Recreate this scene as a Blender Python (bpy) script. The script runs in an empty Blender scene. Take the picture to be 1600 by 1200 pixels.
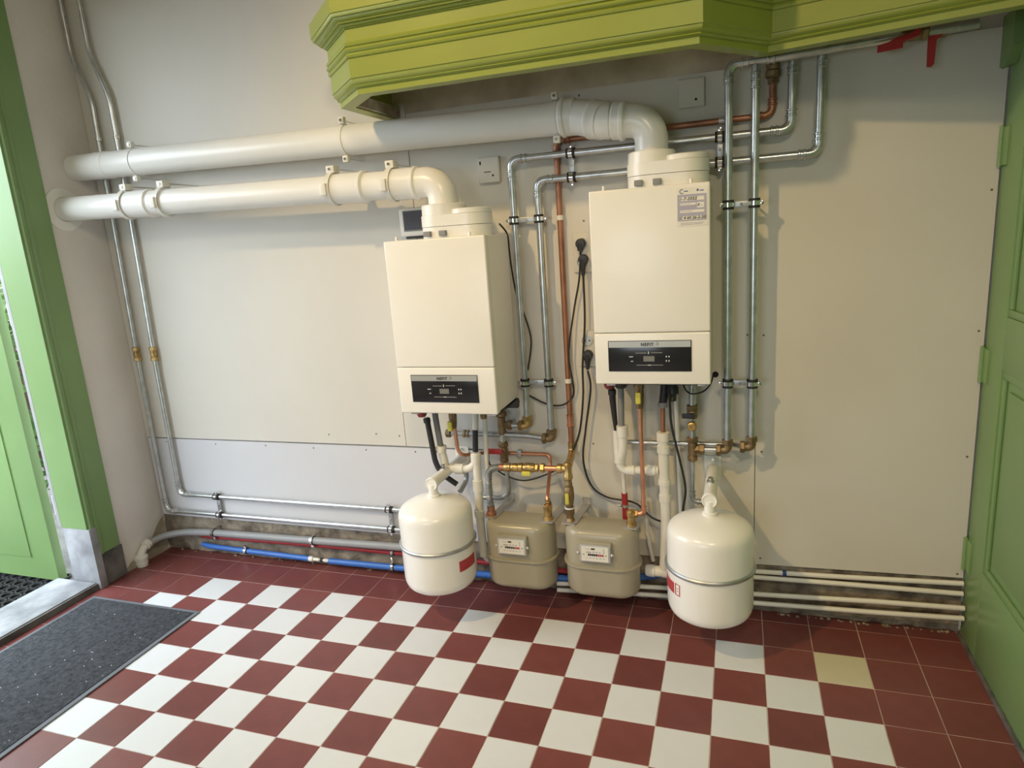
import bpy, bmesh, math, random
from mathutils import Vector, Matrix
random.seed(7)
scene = bpy.context.scene
COL = scene.collection

# ------------------------------------------------------------------ camera, world, lamps, exposure
cd = bpy.data.cameras.new('camera'); cam = bpy.data.objects.new('camera', cd); COL.objects.link(cam)
cd.sensor_width = 36.0; cd.sensor_fit = 'HORIZONTAL'; cd.lens = 36.0 * 1043.5 / 1600.0
cd.clip_start = 0.05
cam.location = (0.4116, -2.596, 1.5634)
cam.rotation_euler = (1.34802199, 0.0679997, 0.31859994)
scene.camera = cam

world = bpy.data.worlds.new('sky'); scene.world = world; world.use_nodes = True
wn = world.node_tree.nodes; wl = world.node_tree.links
bg = wn['Background']; bg.inputs['Color'].default_value = (0.82, 0.91, 1.0, 1); bg.inputs['Strength'].default_value = 7.5

def light(name, kind, loc, energy, color, **kw):
    d = bpy.data.lights.new(name, kind); d.energy = energy; d.color = color
    for k, v in kw.items(): setattr(d, k, v)
    o = bpy.data.objects.new(name, d); COL.objects.link(o); o.location = loc
    return o
hall_lamp = light('hall_lamp', 'SPOT', (-1.75, -3.0, 3.9), 315.0, (1.0, 0.70, 0.33), shadow_soft_size=0.07, spot_size=math.radians(66), spot_blend=1.0)
hall_lamp.rotation_euler = (Vector((.03, -.35, .75)) - Vector((-1.75, -3.0, 3.9))).to_track_quat('-Z', 'Y').to_euler()
fill_lamp = light('fill_lamp', 'SPOT', (.75, -3.6, 3.3), 160.0, (1.0, 0.84, 0.57), shadow_soft_size=0.22, spot_size=math.radians(95), spot_blend=1.0)  # warm fill lamp added to lift the left wall and shaded side faces
fill_lamp.rotation_euler = (Vector((-1.3, -.7, .0)) - Vector((.75, -3.6, 3.3))).to_track_quat('-Z', 'Y').to_euler()
portal = light('doorway_portal', 'AREA', (-2.62, -1.22, 1.32), 1.0, (1, 1, 1), shape='RECTANGLE', size=2.62, size_y=1.6)
portal.rotation_euler = (0, math.radians(-90), 0)
portal.data.cycles.is_portal = True

p2 = light('fill_window_portal', 'AREA', (-.8, -4.7, 1.35), 1.0, (1, 1, 1), shape='RECTANGLE', size=1.3, size_y=1.1)  # portal for the added fill window
p2.rotation_euler = (math.radians(90), 0, 0); p2.data.cycles.is_portal = True
vs = scene.view_settings
vs.view_transform = 'Standard'; vs.look = 'None'; vs.gamma = 1.0; vs.use_curve_mapping = False
vs.exposure = 0.0
scene.cycles.use_denoising = True
scene.cycles.max_bounces = 10; scene.cycles.diffuse_bounces = 6
scene.cycles.sample_clamp_indirect = 6.0

# ------------------------------------------------------------------ materials
MATS = {}
def mat(name, col, rough=0.5, metal=0.0, var=0.06, scale=6.0, bump=0.0, bscale=60.0, coat=0.0, col2=None, rand=0.0, lo=.35, hi=.65):
    m = bpy.data.materials.new(name); m.use_nodes = True
    nt = m.node_tree; N = nt.nodes; L = nt.links
    b = N['Principled BSDF']
    b.inputs['Roughness'].default_value = rough; b.inputs['Metallic'].default_value = metal
    if coat: b.inputs['Coat Weight'].default_value = coat; b.inputs['Coat Roughness'].default_value = 0.15
    tc = N.new('ShaderNodeTexCoord'); nz = N.new('ShaderNodeTexNoise')
    nz.inputs['Scale'].default_value = scale; nz.inputs['Detail'].default_value = 5.0
    L.new(tc.outputs['Object'], nz.inputs['Vector'])
    ramp = N.new('ShaderNodeValToRGB'); L.new(nz.outputs['Fac'], ramp.inputs['Fac'])
    c2 = col2 if col2 else tuple(min(1, c * (1 + var)) for c in col)
    c1 = col if col2 else tuple(c * (1 - var) for c in col)
    ramp.color_ramp.elements[0].position = lo; ramp.color_ramp.elements[0].color = (*c1, 1)
    ramp.color_ramp.elements[1].position = hi; ramp.color_ramp.elements[1].color = (*c2, 1)
    out = ramp.outputs['Color']
    if rand:
        oi = N.new('ShaderNodeObjectInfo'); mr = N.new('ShaderNodeMapRange')
        mr.inputs['To Min'].default_value = 1 - rand; mr.inputs['To Max'].default_value = 1 + rand
        L.new(oi.outputs['Random'], mr.inputs['Value'])
        hsv = N.new('ShaderNodeHueSaturation'); L.new(mr.outputs['Result'], hsv.inputs['Value'])
        L.new(out, hsv.inputs['Color']); out = hsv.outputs['Color']
    L.new(out, b.inputs['Base Color'])
    if bump:
        n2 = N.new('ShaderNodeTexNoise'); n2.inputs['Scale'].default_value = bscale; n2.inputs['Detail'].default_value = 6.0
        L.new(tc.outputs['Object'], n2.inputs['Vector'])
        bp = N.new('ShaderNodeBump'); bp.inputs['Strength'].default_value = bump; bp.inputs['Distance'].default_value = 0.01
        L.new(n2.outputs['Fac'], bp.inputs['Height']); L.new(bp.outputs['Normal'], b.inputs['Normal'])
    MATS[name] = m
    return m
mat('board_white', (.63, .605, .545), .55, var=.025, scale=2.0, bump=.03, bscale=40)
mat('board_cool', (.61, .615, .64), .5, var=.02, scale=2.0, bump=.03, bscale=40)
mat('plaster_white', (.72, .685, .655), .8, var=.05, scale=2.5, bump=.12, bscale=30)
mat('plaster_dirty', (.30, .24, .16), .9, col2=(.62, .58, .52), scale=9, bump=.3, bscale=25)
mat('mortar', (.17, .14, .10), .95, col2=(.34, .29, .21), scale=30)
mat('masonry', (.12, .10, .078), .95, col2=(.34, .29, .225), scale=14, bump=.7, bscale=50)
mat('sooty_plaster', (.46, .385, .29), .9, col2=(.72, .64, .52), scale=5, bump=.25, bscale=18)
mat('ceiling_white', (.72, .70, .66), .9)
mat('green_paint', (.285, .340, .058), .38, var=.04, scale=3, bump=.02, bscale=15, coat=.15)
mat('green_edge', (.16, .26, .09), .5, var=.06)
mat('door_green', (.190, .310, .115), .42, var=.04, scale=3, bump=.02, bscale=15, coat=.1)
mat('boiler_white', (.86, .83, .76), .32, var=.012, coat=.1)
mat('flue_white', (.82, .81, .77), .28, var=.02)
mat('pvc_white', (.76, .74, .67), .4, var=.05)
mat('vessel_white', (.88, .865, .82), .25, var=.015, coat=.2)
mat('silver_strip', (.50, .50, .46), .4, metal=.5)
mat('gloss_black', (.018, .018, .02), .18)
mat('display_grey', (.20, .20, .18), .3)
mat('lcd_dark', (.10, .10, .12), .2)
mat('print_white', (.75, .75, .73), .5)
mat('print_grey', (.42, .40, .50), .6)
mat('print_blue', (.10, .12, .34), .6)
mat('ink_black', (.02, .02, .03), .6)
mat('paper', (.80, .77, .68), .6)
mat('galvanised', (.62, .645, .65), .30, metal=.92, var=.12, scale=25)
mat('galvanised_old', (.46, .48, .49), .42, metal=.85, var=.12, scale=25)
mat('chrome', (.78, .78, .76), .15, metal=1.0)
mat('copper', (.70, .33, .20), .34, metal=.9, var=.18, scale=9)
mat('copper_aged', (.40, .19, .115), .45, metal=.75, var=.2, scale=9)
mat('brass', (.52, .36, .15), .36, metal=.9, var=.2, scale=30)
mat('brass_old', (.28, .20, .11), .5, metal=.8, var=.25, scale=30)
mat('rubber_black', (.02, .02, .022), .65)
mat('plastic_black', (.025, .025, .028), .45)
mat('plastic_grey', (.23, .235, .24), .5, var=.04)
mat('grey_pvc', (.29, .295, .30), .42, var=.05)
mat('pipe_blue', (.045, .16, .52), .4, var=.08)
mat('pipe_red', (.36, .025, .03), .5, var=.1)
mat('tape_blue', (.02, .06, .25), .5)
mat('valve_red', (.42, .03, .03), .45)
mat('valve_yellow', (.62, .55, .08), .5)
mat('valve_blue', (.03, .08, .35), .5)
mat('knob_red', (.20, .03, .035), .5)
mat('label_red', (.45, .05, .06), .5)
mat('meter_paint', (.37, .335, .245), .34, var=.03, coat=.15)
mat('meter_frame', (.55, .55, .55), .35, metal=.4)
mat('zinc_plate', (.52, .51, .49), .45, metal=.7)
mat('tile_red', (.185, .052, .047), .40, var=.16, scale=5, rand=.10, bump=.03, bscale=30)
mat('tile_white', (.71, .725, .735), .36, var=.03, scale=5, rand=.03, bump=.03, bscale=30)
mat('tile_yellow', (.62, .57, .40), .36, var=.04, scale=5)
mat('grout', (.52, .42, .38), .9, var=.2, scale=20)
mat('mat_pile', (.028, .031, .037), .95, col2=(.10, .105, .12), scale=70, bump=.9, bscale=260, lo=.3, hi=.75)
mat('mat_edge', (.14, .15, .17), .7)
mat('bluestone', (.20, .205, .22), .7, col2=(.40, .41, .43), scale=7, bump=.2, bscale=40)
mat('stone_dark', (.06, .055, .05), .85, col2=(.17, .16, .15), scale=9, bump=.3, bscale=40)
mat('strip_grey', (.36, .36, .36), .6)
mat('paint_white', (.75, .75, .73), .5)
mat('leaf_green', (.025, .075, .015), .6, col2=(.12, .20, .05), scale=4, rand=.2)
mat('bark', (.09, .06, .04), .9)
mat('paving', (.09, .085, .08), .9, col2=(.17, .165, .155), scale=6, bump=.3)
mat('screw_metal', (.20, .18, .15), .5, metal=.6)
mat('hole_dark', (.015, .013, .012), .9)

# ------------------------------------------------------------------ mesh helpers
ORG = {}
def finish(bm, angle=38):
    bmesh.ops.recalc_face_normals(bm, faces=bm.faces)
    a = math.radians(angle)
    for f in bm.faces: f.smooth = True
    for e in bm.edges:
        if len(e.link_faces) == 2:
            if e.calc_face_angle(0) > a: e.smooth = False
        else: e.smooth = False
def obj(name, bm, m, parent=None, angle=38):
    finish(bm, angle)
    me = bpy.data.meshes.new(name)
    if parent is not None: o0 = ORG[parent.name]
    else:
        xs = [v.co for v in bm.verts]
        o0 = Vector(((min(v.x for v in xs) + max(v.x for v in xs)) / 2, (min(v.y for v in xs) + max(v.y for v in xs)) / 2, min(v.z for v in xs)))
    bmesh.ops.translate(bm, verts=bm.verts, vec=-o0)
    bm.to_mesh(me); bm.free()
    me.materials.append(MATS[m])
    o = bpy.data.objects.new(name, me); COL.objects.link(o)
    if parent is not None:
        o.parent = parent; ORG[o.name] = o0
    else:
        o.location = o0; ORG[o.name] = o0
    return o
def tag(o, label, cat, group=None):
    o['label'] = label; o['category'] = cat
    if group: o['group'] = group
    return o
def thing(name, label, cat, loc, group=None):
    o = bpy.data.objects.new(name, None); COL.objects.link(o)
    o.empty_display_size = 0.05; o.location = loc; ORG[o.name] = Vector(loc)
    return tag(o, label, cat, group)
def struct(o):
    o['kind'] = 'structure'; return o
def B(): return bmesh.new()
def box(bm, x0, x1, y0, y1, z0, z1, bev=0.0, seg=2):
    vs_ = [bm.verts.new(p) for p in ((x0, y0, z0), (x1, y0, z0), (x1, y1, z0), (x0, y1, z0), (x0, y0, z1), (x1, y0, z1), (x1, y1, z1), (x0, y1, z1))]
    fs = [bm.faces.new([vs_[i] for i in q]) for q in ((0, 3, 2, 1), (4, 5, 6, 7), (0, 1, 5, 4), (1, 2, 6, 5), (2, 3, 7, 6), (3, 0, 4, 7))]
    if bev:
        es = {e for f in fs for e in f.edges}
        bmesh.ops.bevel(bm, geom=list(es), offset=bev, segments=seg, affect='EDGES', profile=.6)
    return bm
def bx(*a, **k): return box(B(), *a, **k)
def prism(pts, lo, hi, axis='y'):
    bm = B()
    def P(u, v, t): return (u, t, v) if axis == 'y' else ((u, v, t) if axis == 'z' else (t, u, v))
    a = [bm.verts.new(P(u, v, lo)) for u, v in pts]; b = [bm.verts.new(P(u, v, hi)) for u, v in pts]
    bm.faces.new(a); bm.faces.new(b)
    for i in range(len(pts)):
        j = (i + 1) % len(pts); bm.faces.new((a[i], a[j], b[j], b[i]))
    return bm
def frames(pts):
    T = []
    n = len(pts)
    for i in range(n):
        t = (pts[min(i + 1, n - 1)] - pts[max(i - 1, 0)]); T.append(t.normalized())
    ref = Vector((0, 0, 1)) if abs(T[0].z) < .9 else Vector((0, 1, 0))
    u = T[0].cross(ref).normalized(); out = []
    for i in range(n):
        u = (u - T[i] * u.dot(T[i])).normalized()
        out.append((u.copy(), T[i].cross(u).normalized()))
    return out
def fillet(pts, R, n=6):
    pts = [Vector(p) for p in pts]
    if R <= 0 or len(pts) < 3: return pts
    out = [pts[0]]
    for i in range(1, len(pts) - 1):
        a, p, c = pts[i - 1], pts[i], pts[i + 1]
        d1 = (a - p); d2 = (c - p)
        l = min(R, d1.length * .48, d2.length * .48)
        if d1.normalized().dot(d2.normalized()) < -.9995: out.append(p); continue
        s = p + d1.normalized() * l; e = p + d2.normalized() * l
        for k in range(n + 1):
            t = k / n
            w = .80   # rational weight keeps the bend close to circular
            b0, b1, b2 = (1 - t) ** 2, 2 * t * (1 - t) * w, t * t
            out.append((s * b0 + p * b1 + e * b2) / (b0 + b1 + b2))
    out.append(pts[-1])
    return out
def sweep(bm, pts, r, seg=14, caps=True):
    pts = [Vector(p) for p in pts]
    rs = r if isinstance(r, (list, tuple)) else [r] * len(pts)
    rings = []
    for p, (u, v), rr in zip(pts, frames(pts), rs):
        rings.append([bm.verts.new(p + (u * math.cos(2 * math.pi * k / seg) + v * math.sin(2 * math.pi * k / seg)) * rr) for k in range(seg)])
    for a, b in zip(rings, rings[1:]):
        for k in range(seg):
            bm.faces.new((a[k], a[(k + 1) % seg], b[(k + 1) % seg], b[k]))
    if caps: bm.faces.new(rings[0]); bm.faces.new(rings[-1])
    return bm
def tube(pts, r, fil=0.0, seg=14, n=6): return sweep(B(), fillet(pts, fil, n), r, seg)
def lathe(bm, origin, axis, prof, seg=24, phase=0.0):
    ax = Vector(axis).normalized(); o = Vector(origin)
    ref = Vector((0, 0, 1)) if abs(ax.z) < .9 else Vector((1, 0, 0))
    u = ax.cross(ref).normalized(); v = ax.cross(u)
    rings = []
    for r, t in prof:
        c = o + ax * t
        if r < 1e-6: rings.append([bm.verts.new(c)])
        else: rings.append([bm.verts.new(c + (u * math.cos(2 * math.pi * k / seg + phase) + v * math.sin(2 * math.pi * k / seg + phase)) * r) for k in range(seg)])
    for a, b in zip(rings, rings[1:]):
        if len(a) == 1 and len(b) == 1: continue
        for k in range(seg):
            k2 = (k + 1) % seg
            if len(a) == 1: bm.faces.new((a[0], b[k2], b[k]))
            elif len(b) == 1: bm.faces.new((a[k], a[k2], b[0]))
            else: bm.faces.new((a[k], a[k2], b[k2], b[k]))
    if len(rings[0]) > 1: bm.faces.new(rings[0])
    if len(rings[-1]) > 1: bm.faces.new(rings[-1])
    return bm
def nut(c, axis, r, l, bm=None):          # hex nut with chamfered ends
    return lathe(bm or B(), c, axis, [(r * .86, -l / 2), (r, -l / 2 + r * .12), (r, l / 2 - r * .12), (r * .86, l / 2)], 6)
def ring(c, axis, r, l, t=.002, bm=None): # open band around a pipe of radius r
    bm = bm or B()
    ax = Vector(axis).normalized(); o = Vector(c); seg = 24
    ref = Vector((0, 0, 1)) if abs(ax.z) < .9 else Vector((1, 0, 0))
    u = ax.cross(ref).normalized(); v = ax.cross(u)
    loops = []
    for rr, tt in ((r, -l / 2), (r + t, -l / 2), (r + t, l / 2), (r, l / 2)):
        loops.append([bm.verts.new(o + ax * tt + (u * math.cos(2 * math.pi * k / seg) + v * math.sin(2 * math.pi * k / seg)) * rr) for k in range(seg)])
    for i in range(4):
        a, b = loops[i], loops[(i + 1) % 4]
        for k in range(seg): bm.faces.new((a[k], a[(k + 1) % seg], b[(k + 1) % seg], b[k]))
    return bm
def bead(c, axis, r, w=.004, h=.003, bm=None):
    return lathe(bm or B(), c, axis, [(r, -w), (r + h, -w * .5), (r + h, w * .5), (r, w)], 18)
def beads(c, axis, r, offs, w=.0038, h=.003):   # one sleeve carrying several raised press rings
    pr_ = []
    for q in sorted(offs): pr_ += [(r, q - w), (r + h, q - w * .5), (r + h, q + w * .5), (r, q + w)]
    return lathe(B(), c, axis, pr_, 18)
def sweep_profile(path, prof):             # closed (offset, z) profile carried along a plan path with mitred corners
    bm = B(); n = len(path); P = [Vector((x, y)) for x, y in path]
    nor = []
    for i in range(n - 1):
        d = (P[i + 1] - P[i]).normalized(); nor.append(Vector((d.y, -d.x)))
    loops = []
    for i in range(n):
        if i == 0: m = nor[0]
        elif i == n - 1: m = nor[-1]
        else: m = (nor[i - 1] + nor[i]) / (1 + nor[i - 1].dot(nor[i]))
        loops.append([bm.verts.new((P[i].x + m.x * e, P[i].y + m.y * e, z)) for e, z in prof])
    k = len(prof)
    for a, b in zip(loops, loops[1:]):
        for j in range(k): bm.faces.new((a[j], a[(j + 1) % k], b[(j + 1) % k], b[j]))
    bm.faces.new(loops[0]); bm.faces.new(loops[-1])
    return bm
def text(name, s, size, c, parent, m, depth=.0004, spacing=1.0, shear=0.0, align='CENTER', bold=0.0):
    cu = bpy.data.curves.new('lettering', 'FONT'); cu.body = s; cu.size = size; cu.extrude = depth
    cu.align_x = align; cu.align_y = 'CENTER'; cu.space_character = spacing; cu.shear = shear; cu.resolution_u = 2; cu.offset = bold
    to = bpy.data.objects.new('lettering', cu); COL.objects.link(to)
    dg = bpy.context.evaluated_depsgraph_get(); dg.update()
    me = bpy.data.meshes.new_from_object(to.evaluated_get(dg))
    bm = B(); bm.from_mesh(me)
    bpy.data.objects.remove(to); bpy.data.curves.remove(cu); bpy.data.meshes.remove(me)
    bmesh.ops.rotate(bm, verts=bm.verts, cent=(0, 0, 0), matrix=Matrix.Rotation(math.pi / 2, 3, 'X'))
    bmesh.ops.translate(bm, verts=bm.verts, vec=Vector(c))
    return obj(name, bm, m, parent)

# ------------------------------------------------------------------ the room shell
XL, XR, YB, YF, ZC = -2.56, 1.20, 0.02, -4.6, 4.2
fl = struct(obj('floor', bx(XL - .02, XR + .02, YF, YB + .03, -.12, -.0013), 'grout'))
T = .17
def tile_mesh(w, d):
    bm = B(); g = .0015
    box(bm, g, w - g, g, d - g, -.004, .0, bev=.0005, seg=1)
    bmesh.ops.recalc_face_normals(bm, faces=bm.faces)
    me = bpy.data.meshes.new('tile'); bm.to_mesh(me); bm.free(); return me
shared = {}
rest = {'tile_red': B(), 'tile_white': B()}
for j in range(-2, 26):
    for i in range(-16, 8):
        x0, x1 = max(i * T, XL + .002), min((i + 1) * T, XR - .002)
        y1, y0 = -.23 - j * T, -.23 - (j + 1) * T
        y1 = min(y1, YB - .002); y0 = max(y0, YF)
        if x1 - x0 < .012 or y1 - y0 < .012: continue
        inner = (-13 <= i <= 4) and j >= 0
        m = 'tile_white' if inner and (i + j) % 2 == 0 else 'tile_red'
        if (i, j) == (4, 0): m = 'tile_yellow'
        if j <= 9:
            key = (round(x1 - x0, 4), round(y1 - y0, 4), m)
            if key not in shared:
                shared[key] = tile_mesh(x1 - x0, y1 - y0); shared[key].materials.append(MATS[m])
            o = bpy.data.objects.new('tile', shared[key]); COL.objects.link(o)
            o.parent = fl; o.location = Vector((x0, y0, 0)) - ORG[fl.name]
        else: box(rest[m], x0 + .0011, x1 - .0011, y0 + .0011, y1 - .0011, -.004, 0)
for m, bm in rest.items():
    o = obj('tile_field', bm, m, fl); o['kind'] = 'stuff'
struct(obj('ceiling', bx(XL - .1, XR + .1, YF - .1, YB + .1, ZC, ZC + .08), 'ceiling_white'))

wb = struct(obj('wall_back', bx(XL, XR + .16, YB, YB + .15, -.02, ZC), 'plaster_white'))
def rough_strip(x0, x1, z0, z1, nx, nz, amp, seed):
    rnd = random.Random(seed); bm = B(); g = []
    for a in range(nz + 1):
        row = []
        for b in range(nx + 1):
            row.append(bm.verts.new((x0 + (x1 - x0) * b / nx, YB - .004 - rnd.random() * amp, z0 + (z1 - z0) * a / nz)))
        g.append(row)
    for a in range(nz):
        for b in range(nx): bm.faces.new((g[a][b], g[a][b + 1], g[a + 1][b + 1], g[a + 1][b]))
    ext = bmesh.ops.extrude_face_region(bm, geom=bm.faces[:])
    for v in ext['geom']:
        if isinstance(v, bmesh.types.BMVert): v.co.y = YB + .002
    return bm
obj('masonry_strip', rough_strip(XL + .002, XR - .002, .001, .23, 170, 10, .010, 3), 'masonry', wb, 80)
obj('masonry_throat', rough_strip(-.93, .52, 2.04, 2.31, 60, 12, .008, 5), 'sooty_plaster', wb, 80)
# mortar crumbs along the foot of the wall
cr = B()
for k in range(55):
    x = random.choice((random.uniform(.55, 1.19), random.uniform(-2.5, -1.0), random.uniform(.55, 1.19)))
    r = random.uniform(.003, .008)
    lathe(cr, (x, YB - .018 - random.random() * .012, 0), (0, 0, 1), [(r, 0), (r * .8, r * .5), (0, r * random.uniform(.7, 1.2))], 5, random.random())
co = obj('mortar_crumbs', cr, 'mortar', wb); co['kind'] = 'stuff'
# boards on the wall
PY0, PY1 = 0.0, YB
panels = [
    [(-2.545, .203), (-.62, .203), (-.62, .640), (-2.552, .636)],
    [(-2.557, .641), (-1.021, .648), (-1.021, 1.50), (-.866, 1.50), (-.866, 2.10), (-.98, 2.10), (-.98, ZC - .002), (-2.557, ZC - .002)],
    [(-1.018, .648), (-.617, .648), (-.617, .203), (.476, .208), (.476, 2.060), (-.863, 2.058), (-.863, 1.497), (-1.018, 1.497)],
    [(.479, .210), (1.196, .226), (1.196, 2.073), (.479, 2.068)]]
for k, pts in enumerate(panels): obj('panel', prism(pts, PY0, PY1), 'board_cool' if k == 0 else 'board_white', wb)
for x, z in [(-2.429, .619), (-2.108, .617), (-1.8, .621), (-1.522, .619), (-1.233, .621), (-.977, .622), (-1.425, .69), (-1.169, .701), (-1.05, .695), (1.182, 1.956), (1.18, 1.593), (1.178, 1.136), (1.176, .691), (1.177, .24), (.446, 1.136), (.502, 1.133), (-.152, .691), (.501, .682), (.502, .237), (-.149, 2.04), (-.152, 1.589)]:
    obj('screw', lathe(B(), (x, .001, z), (0, -1, 0), [(.0042, 0), (.0042, .0012), (.003, .0018), (0, .0012)], 10), 'screw_metal', wb)

DY0, DY1, DZ = -.432, -2.0, 2.62     # doorway in the left wall
bm = B()
box(bm, XL - .14, XL, DY0, YB + .15, -.02, ZC)
box(bm, XL - .14, XL, YF, DY1, -.02, ZC)
box(bm, XL - .14, XL, DY1, DY0, DZ, ZC)
wl_ = struct(obj('wall_left', bm, 'plaster_white'))
obj('plaster_patch', prism([(.0, .001), (.0, .19), (-.05, .15), (-.13, .05), (-.24, .035), (-.28, .001)], XL, XL + .003, 'x'), 'plaster_dirty', wl_)
struct(obj('wall_right', bx(XR + .035, XR + .16, YF, YB + .15, -.02, ZC), 'plaster_white'))
WX0, WX1, WZ0, WZ1 = -1.45, -.15, .8, 1.9      # unseen window added behind the camera for frontal fill daylight
bm = B()
for a, b, c, d in ((XL - .14, WX0, -.02, ZC), (WX1, XR + .16, -.02, ZC), (WX0, WX1, -.02, WZ0), (WX0, WX1, WZ1, ZC)): box(bm, a, b, YF - .12, YF, c, d)
struct(obj('wall_front', bm, 'plaster_white'))
wd = struct(thing('fill_window_1', 'white framed fill window added in the unseen wall behind the camera', 'x', ((WX0 + WX1) / 2, YF, WZ0))); del wd['category']
for a, b, c, d in ((WX0, WX0 + .05, WZ0, WZ1), (WX1 - .05, WX1, WZ0, WZ1), (WX0 + .05, WX1 - .05, WZ0, WZ0 + .05), (WX0 + .05, WX1 - .05, WZ1 - .05, WZ1), ((WX0 + WX1) / 2 - .02, (WX0 + WX1) / 2 + .02, WZ0 + .05, WZ1 - .05)):
    obj('frame', bx(a, b, YF - .08, YF - .03, c, d), 'paint_white', wd)

# green door frame around the doorway
fr = struct(thing('trim_1', 'green painted door casing with moulded inner edge on grey stone plinth', 'x', (XL, DY0, 0)))
del fr['category']
casing_prof = [(-.290, 0), (-.290, .020), (-.385, .020), (-.390, .026), (-.400, .026), (-.404, .021), (-.412, .021), (-.416, .028), (-.428, .028), (-.434, .022), (-.434, 0)]
bm = B()
lo = [bm.verts.new((XL + d, y, .166)) for y, d in casing_prof]; hi = [bm.verts.new((XL + d, y, DZ + .12)) for y, d in casing_prof]
bm.faces.new(lo); bm.faces.new(hi)
for a in range(len(lo)): bm.faces.new((lo[a], lo[(a + 1) % len(lo)], hi[(a + 1) % len(lo)], hi[a]))
obj('casing', bm, 'door_green', fr)
obj('casing', bx(XL, XL + .024, DY1 - .12, DY1 + .004, .315, DZ + .12, bev=.004), 'door_green', fr)
obj('casing_head', bx(XL, XL + .024, DY1 + .004, DY0 - .004, DZ, DZ + .12, bev=.004), 'door_green', fr)
obj('jamb', bx(XL - .142, XL + .02, DY0 - .012, DY0 + .001, .315, DZ), 'door_green', fr)
obj('jamb', bx(XL - .142, XL + .02, DY1 - .001, DY1 + .012, .315, DZ), 'door_green', fr)
obj('jamb_head', bx(XL - .142, XL + .02, DY1, DY0, DZ - .012, DZ + .001), 'door_green', fr)
obj('weather_strip', bx(XL - .164, XL - .142, DY0 - .013, DY0 + .012, .315, DZ, bev=.003), 'strip_grey', fr)
for ya, yb_ in ((-.442, -.403), (DY1 - .13, DY1 + .01)):
    obj('plinth', bx(XL - .145, XL + .030, ya, yb_, .001, .314, bev=.004), 'bluestone', fr)
obj('plinth_facing', bx(XL + .0005, XL + .024, -.4025, -.284, .001, .1655, bev=.003), 'stone_dark', fr)
th = thing('threshold', 'pale stone door threshold between room floor and garden', 'threshold', (XL - .13, -1.03, 0)); del th['category']; struct(th)
obj('slab', bx(XL - .25, XL + .004, DY1 + .012, DY0 - .014, -.03, .036, bev=.006), 'bluestone', th)
obj('riser', bx(XL + .0045, XL + .014, DY1 + .012, DY0 - .014, .0005, .030), 'stone_dark', th)

# open door leaf standing outside in the garden
LX0, LX1, LY = -3.74, -2.828, -.430
d2 = struct(thing('door_2', 'light green door leaf swung open outside the doorway', 'x', (-2.8, LY, .005))); del d2['category']
obj('leaf', bx(LX0, LX1, LY, LY + .045, .006, 2.60, bev=.004), 'door_green', d2)
for z0, z1 in ((.125, 1.02), (1.22, 2.5)):
    obj('panel', bx(LX0 + .155, LX1 - .155, LY - .006, LY + .002, z0, z1, bev=.002), 'door_green', d2)
    obj('panel_groove', bx(LX0 + .15, LX1 - .15, LY - .0012, LY + .002, z0 - .005, z1 + .005), 'green_edge', d2)
for z in (.36, 1.30, 2.25):
    obj('hinge', lathe(B(), (-2.775, LY + .03, z), (0, 0, 1), [(.009, 0), (.009, .10), (.005, .108), (0, .11)], 12), 'paint_white', d2)

# green door on the right
d1 = struct(thing('door_1', 'tall olive green panel door hinged at the back corner', 'x', (XR + .02, -.55, 0))); del d1['category']
DXA, DXB = XR, XR + .034
stiles = [(-.165, -.004, .012, 2.02), (-1.10, -.935, .012, 2.02), (-.935, -.165, .012, .335), (-.935, -.165, 1.035, 1.205), (-.935, -.165, 1.86, 2.02)]
for k, (a, b, c, d) in enumerate(stiles):
    obj('stile' if k < 2 else 'rail', bx(DXA, DXB, a, b, c, d, bev=.002), 'door_green', d1)
for z0, z1 in ((.335, 1.035), (1.205, 1.86)):
    obj('panel', bx(DXA + .014, DXB - .002, -.935, -.165, z0, z1), 'door_green', d1)
    obj('raised_field', bx(DXA + .006, DXA + .016, -.88, -.22, z0 + .055, z1 - .055, bev=.005), 'door_green', d1)
    bm = B()
    prof = [(0, 0), (.024, 0), (.022, .006), (.012, .010), (.004, .014), (0, .014)]
    for (ya, yb_, za, zb) in ((-.935, -.165, z0, z0 + .024), (-.935, -.165, z1 - .024, z1), (-.935, -.911, z0 + .024, z1 - .024), (-.189, -.165, z0 + .024, z1 - .024)):
        box(bm, DXA + .004, DXA + .014, ya, yb_, za, zb, bev=.004)
    obj('moulding', bm, 'door_green', d1)
for z in (.27, .965, 1.665):
    h = obj('hinge', bx(DXA - .006, DXA + .002, -.055, -.002, z, z + .115, bev=.001), 'door_green', d1)
    obj('knuckle', lathe(B(), (DXA - .008, -.008, z - .004), (0, 0, 1), [(.0075, 0), (.0075, .040), (.0065, .041), (.0075, .042), (.0075, .082), (.0065, .083), (.0075, .084), (.0075, .123), (0, .126)], 12), 'door_green', h)
struct(obj('trim_2', bx(XR + .001, XR + .034, YF, -1.105, .001, 2.02, bev=.003), 'door_green'))
struct(obj('trim_3', bx(XR + .001, XR + .034, YF, -.002, 2.022, 2.62, bev=.003), 'door_green'))
bm = prism([(-.001, 1.955), (-.06, 1.955), (-.10, 2.0), (-.10, 2.10), (-.001, 2.10)], XR - .028, XR - .001, 'x')
struct(obj('trim_4', bm, 'green_edge'))
struct(obj('baseboard_right', bx(XR - .012, XR - .001, -1.2, -.004, .001, .012, bev=.002), 'stone_dark'))

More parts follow.
